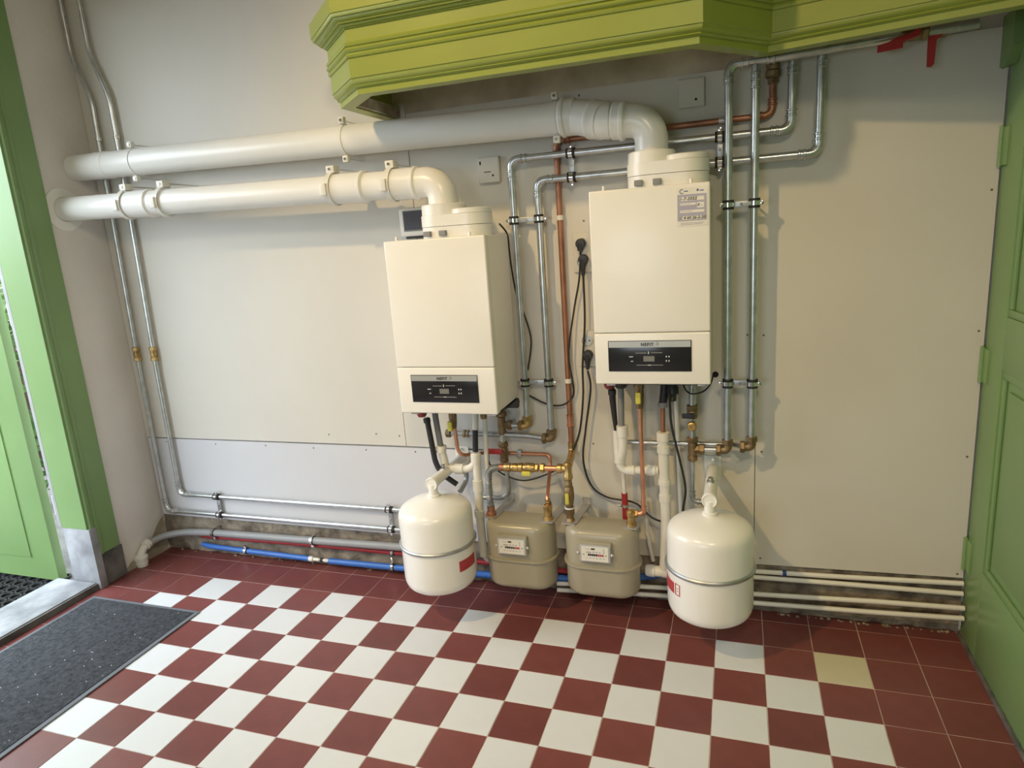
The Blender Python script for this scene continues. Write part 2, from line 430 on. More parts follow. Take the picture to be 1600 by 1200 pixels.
# ------------------------------------------------------------------ mantel hood over the wall
hood = thing('mantel_hood', 'olive green moulded mantel hood with canted corners high on the wall', 'mantel', (-.25, -.25, 2.04))
HP = [(-.945, .018), (-.945, -.347), (-.774, -.513), (.306, -.510), (.493, -.274), (XR - .002, -.425)]
obj('lower_moulding', sweep_profile(HP, [(-.048, 2.039), (0, 2.039), (0, 2.057), (.006, 2.059), (.010, 2.063), (.008, 2.066), (.014, 2.070), (.019, 2.077), (.020, 2.084), (.0235, 2.086), (.0235, 2.092), (-.048, 2.092)]), 'green_paint', hood)
obj('frieze', sweep_profile(HP, [(-.022, 2.0921), (.0225, 2.0921), (.0225, 2.2318), (-.022, 2.2318)]), 'green_paint', hood)
obj('middle_moulding', sweep_profile(HP, [(.021, 2.144), (.027, 2.146), (.0295, 2.152), (.027, 2.158), (.0245, 2.160), (.030, 2.163), (.033, 2.169), (.030, 2.175), (.0255, 2.177), (.030, 2.180), (.0315, 2.186), (.028, 2.192), (.021, 2.196)]), 'green_paint', hood)
obj('cornice', sweep_profile(HP, [(-.02, 2.232), (.026, 2.232), (.026, 2.236), (.032, 2.2365), (.036, 2.241), (.036, 2.2435), (.0455, 2.244), (.0455, 2.249), (.050, 2.2495), (.055, 2.252), (.058, 2.256), (.058, 2.2585), (.0645, 2.259), (.0675, 2.264), (.0680, 2.2695), (.0705, 2.270), (.0705, 2.318), (-.02, 2.318)]), 'green_paint', hood)
top = [(x, y) for x, y in HP[:-1]] + [(XR - .003, -.42), (XR - .003, .018)]
obj('top_board', prism(top, 2.3185, 2.332, 'z'), 'paint_white', hood)
soff = [(-.92, .017), (-.92, -.337), (-.763, -.489), (.296, -.486), (.485, -.25), (1.19, -.40), (1.19, .017)]
obj('soffit', prism(soff, 2.175, 2.19, 'z'), 'sooty_plaster', hood)
obj('inner_batten', bx(-.920, -.885, -.335, .0, 2.045, 2.085, bev=.002), 'plaster_dirty', hood)
for (x, y, w, d) in ((.30, -.36, .10, .05), (.39, -.22, .07, .05), (-.05, -.10, .08, .03), (-.45, -.2, .06, .04)):
    obj('plaster_remnant', lathe(B(), (x, y, 2.1755), (0, 0, -1), [(w, 0), (w * .8, .006), (w * .4, .010), (0, .008)], 7, w * 9), 'plaster_dirty', hood)
struct(obj('chimney_breast', prism([(-.92, .018), (-.92, -.34), (-.765, -.495), (.296, -.492), (.47, -.26), (.47, .018)], 2.333, ZC - .001, 'z'), 'plaster_white')).name = 'wall_chimney'

# ------------------------------------------------------------------ boilers
def hull2(c1, r1, c2, r2, z0, z1, y, bev=.004):
    n = 20; pts = []
    for k in range(n + 1):
        a = math.pi / 2 + math.pi * k / n; pts.append((c1 + r1 * math.cos(a), y + r1 * math.sin(a)))
    for k in range(n + 1):
        a = -math.pi / 2 + math.pi * k / n; pts.append((c2 + r2 * math.cos(a), y + r2 * math.sin(a)))
    return prism(pts, z0, z1, 'z')
def boiler(label, x0, x1, yb, yf, z0, z1, seam, cx0, cx1, cz0, cz1, fx, fy, fr_, sx, sr, sticker):
    t = thing('gas_boiler', label, 'boiler', ((x0 + x1) / 2, yb, z0), 'wall boilers')
    obj('casing', bx(x0 + .003, x1 - .003, yf + .018, yb, z0 + .004, z1 - .003, bev=.006), 'boiler_white', t)
    obj('front_panel', bx(x0, x1, yf, yf + .034, seam + .001, z1, bev=.006, seg=3), 'boiler_white', t)
    lp = obj('lower_panel', bx(x0, x1, yf, yf + .034, z0, seam - .001, bev=.006, seg=3), 'boiler_white', t)
    zs = cz1 - .0235
    cp = obj('control_panel', bx(cx0, cx1, yf - .0025, yf + .004, cz0, cz1, bev=.002), 'gloss_black', t)
    obj('brand_strip', bx(cx0 + .003, cx1 - .003, yf - .0036, yf - .0022, zs, cz1 - .002), 'silver_strip', cp)
    w = cx1 - cx0; mx = (cx0 + cx1) / 2
    text('lettering', 'NEFIT', .0150, (mx - .006, yf - .0038, zs + .0095), cp, 'ink_black', spacing=1.15, bold=.0006)
    fl_ = B()
    for dx, h in ((0, .014), (.004, .010)):
        sweep(fl_, [(mx + .026 + dx, yf - .0038, zs + .006), (mx + .029 + dx, yf - .0038, zs + .006 + h * .5), (mx + .027 + dx, yf - .0038, zs + .006 + h)], .0006, 6)
    obj('flame_mark', fl_, 'ink_black', cp)
    zc = (cz0 + zs) / 2 + .002
    obj('display', bx(mx - .020, mx + .018, yf - .0034, yf - .0024, zc - .009, zc + .010), 'display_grey', cp)
    pr_ = B()
    for a, b, z in ((mx - .047, mx - .010, zc + .021), (mx + .006, mx + .045, zc + .022), (mx - .045, mx + .047, zc - .022)):
        box(pr_, a, b, yf - .0031, yf - .0024, z - .0004, z + .0004)
    for a, b, z in ((mx - .070, mx - .056, zc + .008), (mx - .064, mx - .056, zc - .008), (mx - .005, mx + .006, zc - .022)):
        box(pr_, a, b, yf - .0033, yf - .0024, z - .0013, z + .0013)
    for a in (mx + .057, mx + .066):
        for z in (zc + .008, zc - .007): box(pr_, a, a + .0035, yf - .0033, yf - .0024, z - .0026, z + .0026)
    lathe(pr_, (mx - .002, yf - .003, zc + .016), (0, 0, 1), [(0, 0), (.0024, .004), (.0012, .009), (0, .013)], 6)
    obj('panel_marks', pr_, 'print_white', cp)
    obj('drip_tray', bx(x0 + .02, x1 - .012, yf + .05, yb + .002, z0 - .014, z0 + .006, bev=.003), 'plastic_black', t)
    for x in (x0 + .035, x1 - .045):
        obj('panel_clip', bx(x, x + .032, yf + .012, yf + .03, z0 - .008, z0 + .002, bev=.002), 'chrome', t)
    for x in (x0 + .05, x1 - .06):
        obj('top_pin', lathe(B(), (x, yf + .012, z1 - .004), (0, 0, 1), [(.005, 0), (.005, .016), (.004, .018), (0, .018)], 10), 'boiler_white', t)
    # flue adapter on top
    zt = z1
    ad = obj('flue_adapter', hull2(fx, fr_, sx, sr, zt - .004, zt + .040, fy), 'flue_white', t)
    obj('adapter_cover', hull2(fx, fr_ + .0015, sx, sr + .0015, zt + .0415, zt + .082, fy), 'flue_white', ad)
    obj('flue_collar', lathe(B(), (fx, fy, zt + .0825), (0, 0, 1), [(fr_ - .002, 0), (fr_ - .003, .036), (fr_ - .008, .040), (.058, .042), (.058, .0)], 32), 'flue_white', ad)
    obj('inlet_cap', lathe(B(), (sx, fy, zt + .083), (0, 0, 1), [(sr - .001, 0), (sr - .002, .015), (sr - .006, .018), (0, .019)], 32), 'flue_white', ad)
    for x in (fx - .05, fx + .012):
        obj('clip', bx(x, x + .028, fy - fr_ - .012, fy - fr_ + .02, zt + .006, zt + .026, bev=.003), 'plastic_grey', ad)
    return t
bl = boiler('white wall boiler nearer the door, hung lower than the other one', -.831, -.431, -.09, -.352, .908, 1.563, 1.088, -.775, -.500, .953, 1.060, -.642, -.20, .087, -.537, .080, False)
brt = boiler('white wall boiler with paper sticker at top right, the higher of the two', -.072, .325, -.002, -.276, 1.010, 1.681, 1.194, -.024, .263, 1.057, 1.167, .127, -.145, .083, .237, .080, True)
obj('red_cap', lathe(B(), (-.822, -.20, .90), (0, 0, -1), [(.02, 0), (.024, .02), (.023, .036), (.016, .05), (0, .055)], 16), 'knob_red', bl)
obj('red_cap', lathe(B(), (-.050, -.14, 1.0), (0, 0, -1), [(.018, 0), (.021, .018), (.02, .030), (.012, .040), (0, .043)], 16), 'knob_red', brt)
obj('blue_cap', lathe(B(), (-.645, -.19, .90), (0, 0, -1), [(.022, 0), (.022, .024), (.018, .028), (0, .028)], 16), 'valve_blue', bl)
obj('hose_port', lathe(B(), (-.772, -.18, .90), (0, 0, -1), [(.030, 0), (.030, .022), (.022, .034), (0, .034)], 16), 'plastic_black', bl)
obj('hose_port', lathe(B(), (-.008, -.13, 1.0), (0, 0, -1), [(.028, 0), (.028, .025), (.018, .038), (0, .038)], 16), 'plastic_black', brt)
obj('corner_bracket', prism([(-.09, .905), (-.20, .905), (-.20, .893), (-.11, .868), (-.09, .872)], -.446, -.432, 'x'), 'plastic_black', bl)
# sticker on the right boiler
st = thing('service_sticker', 'lilac and white service sticker with handwritten dates on the higher boiler', 'sticker', (.268, -.277, 1.545))
SY = -.2772
obj('sheet', bx(.220, .317, SY, SY + .0009, 1.545, 1.668), 'paper', st)
obj('lilac_field', bx(.222, .314, SY - .0004, SY + .0003, 1.562, 1.646), 'print_grey', st)
bm = B()
for a, b, c, d in ((.230, .306, 1.626, 1.638), (.230, .280, 1.612, 1.619), (.284, .306, 1.602, 1.619), (.230, .306, 1.588, 1.596), (.230, .309, 1.566, 1.577)):
    box(bm, a, b, SY - .0007, SY, c, d)
obj('white_fields', bm, 'paper', st)
text('handwriting', '1-7-2022', .013, (.256, SY - .001, 1.632), st, 'ink_black', shear=.2, spacing=1.15, bold=.0003)
text('handwriting', 'C 4 60 26-2-20', .0125, (.269, SY - .001, 1.5715), st, 'ink_black', shear=.2, spacing=1.05, bold=.0003)
bm = B()
for a, b, z in ((.231, .262, 1.6155), (.231, .270, 1.592), (.230, .280, 1.607), (.232, .306, 1.5555), (.232, .300, 1.551), (.292, .304, 1.609)):
    box(bm, a, b, SY - .001, SY, z - .0007, z + .0007)
obj('small_print', bm, 'print_grey', st)
arc = [(.236 + .0065 * math.cos(math.radians(a)), SY - .0006, 1.656 + .0065 * math.sin(math.radians(a))) for a in range(50, 311, 26)]
obj('emblem_ring', sweep(B(), arc, .0011, 6), 'print_blue', st)
for a, b, c, d in ((.243, .256, 1.6545, 1.6575), (.283, .289, 1.654, 1.661), (.293, .305, 1.654, 1.657)): obj('emblem_mark', bx(a, b, SY - .0006, SY, c, d), 'print_blue', st)
obj('emblem_leaf', lathe(B(), (.288, SY - .0004, 1.611), (.5, 0, .8), [(0, -.006), (.002, -.002), (.0025, .003), (0, .007)], 6), 'print_blue', st)

# ------------------------------------------------------------------ flues
def sleeve(t, a, b, r, name='socket', m='flue_white', lip=.004):
    a = Vector(a); b = Vector(b); L_ = (b - a).length
    return obj(name, lathe(B(), a, b - a, [(r - .004, 0), (r, .004), (r + lip, .008), (r + lip, .018), (r, .022), (r, L_ - .004), (r - .004, L_)], 32), m, t)
fl1 = thing('flue_pipe', 'lower white plastic flue pipe bending down into the boiler nearer the door', 'flue', (-1.6, -.2, 1.72), 'white flue pipes')
def zl(x): return 1.7705 + (x + .72) * (1.7705 - 1.809) / (1.84)
def L1(x): return (x, -.2, zl(x))
obj('pipe', tube([L1(XL + .002), L1(-.80)], .0535, 0, 32), 'flue_white', fl1)
obj('elbow', tube([L1(-.80), L1(-.642), (-.642, -.2, 1.64)], .0565, .10, 32, 10), 'flue_white', fl1)
sleeve(fl1, L1(-.73), L1(-.85), .0590); sleeve(fl1, L1(-.955), L1(-1.11), .0580)
sleeve(fl1, L1(-2.02), L1(-2.17), .0575)
obj('wall_rosette', lathe(B(), L1(XL + .001), (1, 0, 0), [(.098, 0), (.097, .004), (.090, .007), (.056, .009), (.054, .003)], 36), 'flue_white', fl1)
fl2 = thing('flue_pipe', 'upper white plastic flue pipe running under the green hood to the higher boiler', 'flue', (-1.2, -.1, 1.9), 'white flue pipes')
def L2(x): return (x, -.1, 1.999 + (x + 2.57) * (1.952 - 1.999) / 2.42)
J = [L2(-.15), (-.03, -.145, 1.918), (.127, -.145, 1.905), (.127, -.145, 1.765)]
obj('pipe', tube([L2(XL + .002), L2(-.20)], .0585, 0, 32), 'flue_white', fl2)
obj('bend', tube([L2(-.205), J[0], J[1], (-.01, -.145, 1.9165)], .0600, .05, 32), 'flue_white', fl2)
obj('elbow', tube([(-.02, -.145, 1.917), J[2], J[3]], .0565, .105, 32, 10), 'flue_white', fl2)
sleeve(fl2, L2(-.20), L2(-.14), .0640); sleeve(fl2, (-.085, -.124, 1.934), (-.035, -.143, 1.920), .0640, lip=.003)
sleeve(fl2, (.045, -.145, 1.9115), (-.005, -.145, 1.9165), .0625)
sleeve(fl2, L2(-2.335), L2(-2.42), .0605, lip=.001)
def flue_clamp_wall(x, k):
    c = Vector(L2(x)); t = thing('pipe_clamp', k, 'clamp', (x, -.05, c.z - .09), 'strap clamps on the upper flue')
    obj('strap', ring(c, (1, 0, -.02), .0592, .016, .0022), 'flue_white', t)
    for s in (1, -1):
        l = obj('lug', bx(x - .010, x + .014, -.132, -.110, c.z + s * .073 - .013, c.z + s * .073 + .013, bev=.004), 'pvc_white', t)
        obj('bolt', nut((x + .002, -.134, c.z + s * .073), (0, 1, 0), .0062, .005), 'chrome', l)
        obj('wall_rod', tube([(x + .002, -.112, c.z + s * .073), (x + .002, .0, c.z + s * .073)], .003, 0, 8), 'chrome', t)
for x, k in ((-2.178, 'strap clamp on the upper flue close to the left wall'), (-1.085, 'strap clamp at the middle of the upper flue'), (-.213, 'strap clamp on the upper flue at the first bend by the copper pipe')):
    flue_clamp_wall(x, k)
def flue_clamp_rod(x, k):
    c = Vector(L1(x)); t = thing('pipe_clamp', k, 'clamp', (x, -.1, c.z - .07), 'rod clamps on the lower flue')
    obj('strap', ring(c, (1, 0, -.02), .0622, .022, .0025), 'pvc_white', t)
    l = obj('lug', bx(x - .016, x + .020, -.222, -.178, c.z + .060, c.z + .088, bev=.004), 'pvc_white', t)
    obj('bolt', nut((x, -.224, c.z + .075), (0, 1, 0), .006, .004), 'chrome', l)
    obj('wall_rod', tube([(x + .006, -.18, c.z + .075), (x + .006, .0, c.z + .075)], .0035, 0, 8), 'chrome', t)
    obj('side_clip', bx(x - .022, x + .004, -.272, -.255, c.z - .025, c.z + .020, bev=.004), 'pvc_white', t)
for x, k in ((-2.165, 'leftmost rod clamp on the lower flue'), (-1.955, 'second rod clamp from the left wall on the lower flue'), (-1.105, 'rod clamp on the lower flue just before its socket'), (-.845, 'rod clamp on the lower flue beside its elbow')):
    flue_clamp_rod(x, k)

# ------------------------------------------------------------------ pipe runs
def run(t, pts, r, m, fil=.05, elbows=None, em=None, er=1.14, name='pipe', seg=14):
    """one pipe with press elbows at the chosen corners"""
    obj(name, tube(pts, r, fil, seg), m, t)
    for i in (elbows or []):
        a, p, c = Vector(pts[i - 1]), Vector(pts[i]), Vector(pts[i + 1])
        l = fil + .022; d1 = (a - p).normalized(); d2 = (c - p).normalized()
        e = obj('elbow', tube([p + d1 * l, p, p + d2 * l], r * er, fil, seg, 8), em or m, t)
        for d in (d1, d2): obj('collar', beads(p, d, r * er, (l - .003, l - .020)), em or m, e)
def double_clamp(label, c1, c2, axis, r, y, group):
    """two lined pipe rings on a short rail screwed to the wall"""
    a = Vector((c1[0], y, c1[1])); b = Vector((c2[0], y, c2[1])); ax = Vector(axis); d = (b - a).normalized()
    mid = (a + b) / 2
    t = thing('pipe_clamp', label, 'clamp', (mid.x, 0, min(a.z, b.z)), group)
    for c in (a, b):
        k = obj('rubber_lining', ring(c, ax, r, .032, .0055), 'rubber_black', t)
        obj('steel_band', ring(c, ax, r + .0055, .015, .0018), 'chrome', k)
        lg = B(); s = -1 if c == a else 1
        p = c + d * (s * (r + .011))
        box(lg, p.x - .006, p.x + .006, p.y - .007, p.y + .007, p.z - .006, p.z + .006, bev=.0015)
        obj('lug', lg, 'chrome', k)
        obj('stand_off', tube([(c.x, y + r + .004, c.z), (c.x, 0.0, c.z)], .004, 0, 8), 'chrome', t)
    rl = B(); q0 = a + d * (r + .006); q1 = b - d * (r + .006); n = ax.cross(d).normalized()
    yy = y + .004
    if abs(d.x) > .5: box(rl, q0.x, q1.x, yy, yy + .010, a.z - .010, a.z + .010, bev=.002)
    else: box(rl, a.x - .010, a.x + .010, yy, yy + .010, min(q0.z, q1.z), max(q0.z, q1.z), bev=.002)
    rr = obj('rail', rl, 'galvanised_old', t)
    obj('screw', nut((mid.x, yy - .002, mid.z), (0, 1, 0), .0055, .005), 'chrome', rr)
    return t
RS = .0135
SYm = -.046
# left pair of risers
RL = .0112; RY = -.022
A = thing('steel_riser', 'left riser of the galvanised pair in the corner, turning along the floor', 'pipe', (-2.49, RY, .24), 'galvanised corner risers')
run(A, [(-2.535, RY, 4.19), (-2.535, RY, 2.50), (-2.462, RY, 2.30), (-2.467, RY, 2.13), (-2.490, RY, 1.10), (-2.490, RY, .238), (-.86, RY, .238)], RL, 'galvanised', .045, [5])
Bz = thing('steel_riser', 'right riser of the galvanised pair in the corner, turning along the wall', 'pipe', (-2.37, RY, .34), 'galvanised corner risers')
run(Bz, [(-2.425, RY, 4.19), (-2.425, RY, 2.50), (-2.353, RY, 2.30), (-2.353, RY, 2.13), (-2.378, RY, 1.09), (-2.380, RY, .338), (-.86, RY, .338)], RL, 'galvanised', .045, [5])
for t, x in ((A, -2.4905), (Bz, -2.379)):
    bm = B(); nut((x, RY, 1.118), (0, 0, 1), .0185, .020, bm); nut((x, RY, 1.066), (0, 0, 1), .0185, .020, bm)
    lathe(bm, (x, RY, 1.07), (0, 0, 1), [(.014, 0), (.014, .014), (.0165, .016), (.0165, .028), (.014, .030), (.014, .044)], 14)
    obj('brass_coupling', bm, 'brass', t)
    obj('saddle', ring((x + .026 if t is A else x + .026, RY, 2.125), (0, 0, 1), RL, .014, .003), 'chrome', t)
g_ = 'double clamps on the galvanised floor pipes'
double_clamp('double clamp on the floor level steel pipes near the corner', (-2.137, .338), (-2.137, .238), (1, 0, 0), RL, RY - .002, g_)
double_clamp('double clamp on the floor level steel pipes beside the white vessel', (-1.133, .338), (-1.133, .238), (1, 0, 0), RL, RY - .002, g_)

# middle steel pair with overhead runs
M1 = thing('steel_pipe', 'left of the two steel pipes between the boilers, crossing behind the flue', 'pipe', (-.416, SYm, .78), 'steel pipes between the boilers')
run(M1, [(-.416, SYm, .79), (-.416, SYm, 1.835), (.577, SYm, 1.837), (.577, SYm, 2.062)], RS, 'galvanised', .042, [1, 2])
M2 = thing('steel_pipe', 'right of the two steel pipes between the boilers, crossing behind the flue', 'pipe', (-.315, SYm, .73), 'steel pipes between the boilers')
run(M2, [(-.315, SYm, .735), (-.315, SYm, 1.750), (.664, SYm, 1.753), (.664, SYm, 2.062)], RS, 'galvanised', .042, [1, 2])
for t, x, z in ((M1, .577, 2.03), (M2, .664, 2.038)):
    obj('collar', beads((x, SYm, z), (0, 0, 1), RS + .001, (0, -.018)), 'galvanised', t)
g_ = 'double clamps on the steel pipes between the boilers'
double_clamp('upper double clamp joining the vertical steel pipes between the boilers', (-.418, 1.609), (-.317, 1.609), (0, 0, 1), RS, SYm, g_)
double_clamp('lower double clamp joining the vertical steel pipes between the boilers', (-.416, .960), (-.315, .960), (0, 0, 1), RS, SYm, g_)
double_clamp('double clamp on the overhead steel pipes left of the higher boiler', (-.180, 1.836), (-.180, 1.750), (1, 0, 0), RS, SYm, g_)
double_clamp('double clamp on the overhead steel pipes behind the right hand pair', (.349, 1.837), (.349, 1.753), (1, 0, 0), RS, SYm, g_)
# brass elbow, tee and valve under the left boiler
def brass_elbow(t, p, d1, d2, r=.016, l=.032, m='brass'):
    p = Vector(p); d1 = Vector(d1); d2 = Vector(d2)
    e = obj('brass_elbow', tube([p + d1 * l, p, p + d2 * l], r, .014, 14), m, t)
    bm = B(); nut(p + d1 * l, d1, r * 1.42, .018, bm); nut(p + d2 * l, d2, r * 1.42, .018, bm)
    obj('nut', bm, m, e)
brass_elbow(M1, (-.416, SYm, .776), (0, 0, 1), (-1, 0, 0))
obj('stub', tube([(-.445, SYm, .776), (-.52, SYm, .776)], .0125, 0), 'galvanised', M1)
brass_elbow(M2, (-.315, SYm, .722), (0, 0, 1), (-1, 0, 0), m='brass_old')
obj('branch', tube([(-.345, SYm, .722), (-.40, SYm, .730), (-.47, SYm, .733), (-.775, SYm, .731)], .0118, .03), 'galvanised_old', M2)
bm = B(); nut((-.780, SYm, .731), (1, 0, 0), .019, .024, bm); nut((-.705, SYm, .7315), (1, 0, 0), .017, .014, bm); nut((-.688, SYm, .7315), (1, 0, 0), .017, .010, bm)
obj('union', bm, 'brass_old', M2)
VT = thing('return_valve', 'brass tee and red lever valve under the lower boiler', 'valve', (-.53, -.06, .43))
vx = -.532
bm = B(); lathe(bm, (vx, SYm, .735), (0, 0, 1), [(.017, 0), (.019, .01), (.017, .02), (.018, .04), (.017, .075), (.024, .08), (.025, .094), (.020, .100)], 18)
lathe(bm, (vx, SYm, .776), (1, 0, 0), [(.0155, 0), (.0155, .026), (.022, .028), (.022, .044), (.016, .046)], 6)
obj('tee', bm, 'brass_old', VT)
obj('riser', tube([(vx, SYm, .83), (vx, SYm, .86), (vx, -.12, .905)], .0125, .02), 'galvanised_old', VT)
obj('stub', tube([(vx, SYm, .70), (vx, SYm, .74)], .0125, 0), 'galvanised', VT)
bm = B(); lathe(bm, (vx, SYm, .61), (0, 0, 1), [(.016, 0), (.019, .004), (.019, .018), (.015, .022), (.018, .034), (.020, .046), (.018, .06), (.014, .066), (.021, .070), (.022, .086), (.017, .092)], 10)
obj('valve_body', bm, 'brass_old', VT)
lv = obj('lever', bx(vx - .075, vx + .004, SYm - .034, SYm - .026, .654, .678, bev=.003), 'valve_red', VT)
obj('spindle', tube([(vx, SYm - .03, .664), (vx, SYm - .01, .664)], .007, 0), 'brass_old', lv)
obj('drop_pipe', tube([(vx, SYm, .612), (-.522, SYm, .560), (-.520, SYm, .445), (-.655, SYm, .440)], .0105, .05), 'galvanised_old', VT)

# right-hand steel pair
PY = -.086
RA = thing('steel_pipe', 'left pipe of the steel pair right of the higher boiler', 'pipe', (.378, PY, .72), 'steel pair by the right hand board')
run(RA, [(.378, PY, .735), (.378, PY, 2.057), (.462, PY, 2.058)], RS, 'galvanised', .040, [1])
RB = thing('steel_pipe', 'right pipe of the steel pair, carrying the header under the hood', 'pipe', (.463, PY, .72), 'steel pair by the right hand board')
run(RB, [(.463, PY, .745), (.463, PY, 2.045)], RS, 'galvanised', .0)
obj('header', tube([(.455, PY, 2.058), (.895, PY, 2.071)], .0165, 0, 18), 'galvanised', RB)
obj('collar', beads((.500, PY, 2.0585), (1, 0, .02), .0168, (0, .018)), 'galvanised', RB)
obj('collar', beads((.463, PY, 2.02), (0, 0, 1), RS + .001, (0, -.02, -.045)), 'galvanised', RB)
H2 = thing('steel_header', 'rear galvanised header feeding the two short drops under the hood', 'pipe', (.75, SYm, 2.05))
obj('pipe', tube([(.52, SYm, 2.070), (.955, SYm, 2.079)], .0155, 0, 18), 'galvanised', H2)
for x in (.577, .665): obj('collar', beads((x, SYm, 2.071), (1, 0, .02), .0158, (-.018, .018)), 'galvanised', H2)
g_ = 'double clamps on the right hand steel pair'
double_clamp('upper double clamp on the steel pair beside the service sticker', (.378, 1.606), (.463, 1.606), (0, 0, 1), RS, PY, g_)
double_clamp('lower double clamp on the steel pair above the right hand vessel', (.378, .971), (.463, .971), (0, 0, 1), RS, PY, g_)
def ball_valve(label, x, y, z, pts):
    t = thing('ball_valve', label, 'valve', (x, y, z - .03), 'red lever valves under the beam')
    bm = B(); nut((x - .026, y, z - .0005), (1, 0, .02), .024, .018, bm); nut((x + .030, y, z + .0005), (1, 0, .02), .024, .018, bm)
    lathe(bm, (x - .018, y, z), (1, 0, .02), [(.018, 0), (.022, .010), (.022, .028), (.018, .040)], 14)
    obj('body', bm, 'brass_old', t)
    lv = obj('lever', prism(pts, y - .042, y - .034), 'valve_red', t)
    obj('spindle', tube([(x, y - .046, z - .002), (x, y - .015, z - .002)], .008, 0), 'valve_red', lv)
    obj('outlet', tube([(x + .035, y, z), (x + .12, y, z + .002)], .015, 0), 'galvanised_old', t)
ball_valve('red lever valve under the beam with its handle pointing left', .915, PY, 2.072, [(.925, 2.078), (.925, 2.058), (.900, 2.050), (.880, 2.046), (.880, 2.028), (.812, 2.024), (.812, 2.044), (.842, 2.050), (.862, 2.060), (.898, 2.066)])
ball_valve('red lever valve under the beam with its handle hanging down', .975, SYm, 2.080, [(.955, 2.085), (.995, 2.085), (.998, 2.060), (.978, 2.045), (.975, 1.978), (.968, 1.970), (.956, 1.972), (.955, 2.02)])
# brass and valves below the right boiler
brass_elbow(RA, (.378, PY, .713), (0, 0, 1), (-1, 0, 0), m='brass_old')
obj('stub', tube([(.346, PY, .713), (.29, PY, .713)], .0125, 0), 'galvanised', RA)
brass_elbow(RB, (.463, PY, .728), (0, 0, 1), (-1, .0, 0), m='brass_old')
obj('branch', tube([(.432, PY, .728), (.40, -.055, .726), (.30, -.05, .722), (.0, -.05, .720)], .0105, .03), 'galvanised', RB)
SV = thing('supply_valve', 'steel and brass supply pipe with black lever under the higher boiler', 'valve', (.25, PY, .5))
sx_ = .251
obj('pipe', tube([(sx_, PY, 1.0), (sx_, PY, .74)], .0130, 0), 'galvanised', SV)
bm = B(); nut((sx_, PY, .877), (0, 0, 1), .023, .02, bm); lathe(bm, (sx_, PY, .835), (0, 0, 1), [(.017, 0), (.020, .008), (.020, .026), (.016, .034)], 12)
obj('valve_body', bm, 'brass_old', SV)
lv = obj('lever', bx(sx_ - .036, sx_ + .010, PY - .036, PY - .024, .842, .860, bev=.003), 'plastic_black', SV)
obj('spindle', tube([(sx_, PY - .03, .851), (sx_, PY - .01, .851)], .009, 0), 'plastic_black', lv)
bm = lathe(B(), (sx_, PY, .815), (0, -1, -.15), [(.014, 0), (.014, .018), (.0175, .020), (.0175, .034), (.014, .037), (.006, .037), (.005, .034), (0, .034)], 20)
obj('filter_cap', bm, 'brass', SV)
bm = B(); nut((sx_, PY, .750), (0, 0, 1), .0235, .018, bm)
lathe(bm, (sx_, PY, .665), (0, 0, 1), [(.015, 0), (.018, .004), (.018, .018), (.014, .022), (.017, .03), (.017, .075)], 12)
lathe(bm, (sx_, PY, .713), (1, 0, 0), [(.0155, 0), (.0155, .024), (.022, .026), (.022, .042), (.016, .044)], 6)
obj('tee', bm, 'brass_old', SV)
run(SV, [(sx_ - .002, PY, .668), (sx_ - .002, PY, .500), (.300, PY, .496)], .0085, 'galvanised_old', .02, [1], name='drain_pipe')

# ------------------------------------------------------------------ gas pipes
CG = thing('copper_gas_pipe', 'thick copper gas riser between the boilers, coming from under the hood', 'pipe', (-.241, -.016, .66))
CY = -.0165
run(CG, [(.518, CY, 2.00), (.518, CY, 1.893), (-.241, CY, 1.889), (-.241, CY, .66)], .0112, 'copper_aged', .032, [1, 2], em='copper_aged', er=1.12)
bm = B(); nut((.518, CY - .004, 2.000), (0, 0, 1), .019, .018, bm); lathe(bm, (.518, CY - .004, 2.008), (0, 0, 1), [(.018, 0), (.025, .006), (.025, .022), (.020, .028), (.023, .036), (.023, .046)], 10)
obj('brass_union', bm, 'brass_old', CG)
obj('coupler', beads((-.241, CY, .772), (0, 0, 1), .0128, (0, .043)), 'copper', CG)
for z in (.962, 1.607): obj('saddle', ring((-.241, CY, z), (0, 0, 1), .0113, .018, .0028), 'pvc_white', CG)
obj('saddle', ring((.355, CY, 1.892), (1, 0, 0), .0113, .022, .003), 'zinc_plate', CG)
GY = -.18
GM = thing('gas_manifold', 'brass gas tee with yellow valves and ribbed steel hose above the meters', 'gas manifold', (-.22, GY, .43))
obj('bend', tube([(-.241, CY, .70), (-.241, CY, .655), (-.22, GY, .644)], .0145, .03), 'brass', GM)
bm = B(); lathe(bm, (-.22, GY, .60), (0, 0, 1), [(.015, 0), (.019, .004), (.019, .018), (.016, .022), (.017, .064), (.012, .07)], 12)
lathe(bm, (-.22, GY, .644), (-1, 0, -.02), [(.016, 0), (.016, .02), (.020, .024), (.020, .040), (.014, .044)], 12)
obj('tee', bm, 'brass', GM)
obj('copper_link', tube([(-.255, GY, .643), (-.315, GY, .642)], .0115, 0), 'copper', GM)
bm = B(); nut((-.322, GY, .642), (1, 0, 0), .0195, .018, bm); nut((-.345, GY, .6415), (1, 0, 0), .0175, .012, bm)
lathe(bm, (-.350, GY, .6412), (-1, 0, -.03), [(.014, 0), (.018, .008), (.021, .022), (.021, .040), (.016, .052), (.020, .056), (.020, .070), (.016, .074), (.018, .08), (.018, .10), (.015, .105), (.019, .108), (.019, .128), (.014, .135)], 10)
vb = obj('valve_body', bm, 'brass', GM)
obj('handle', bx(-.403, -.366, GY - .030, GY - .022, .615, .634, bev=.004), 'valve_yellow', vb)
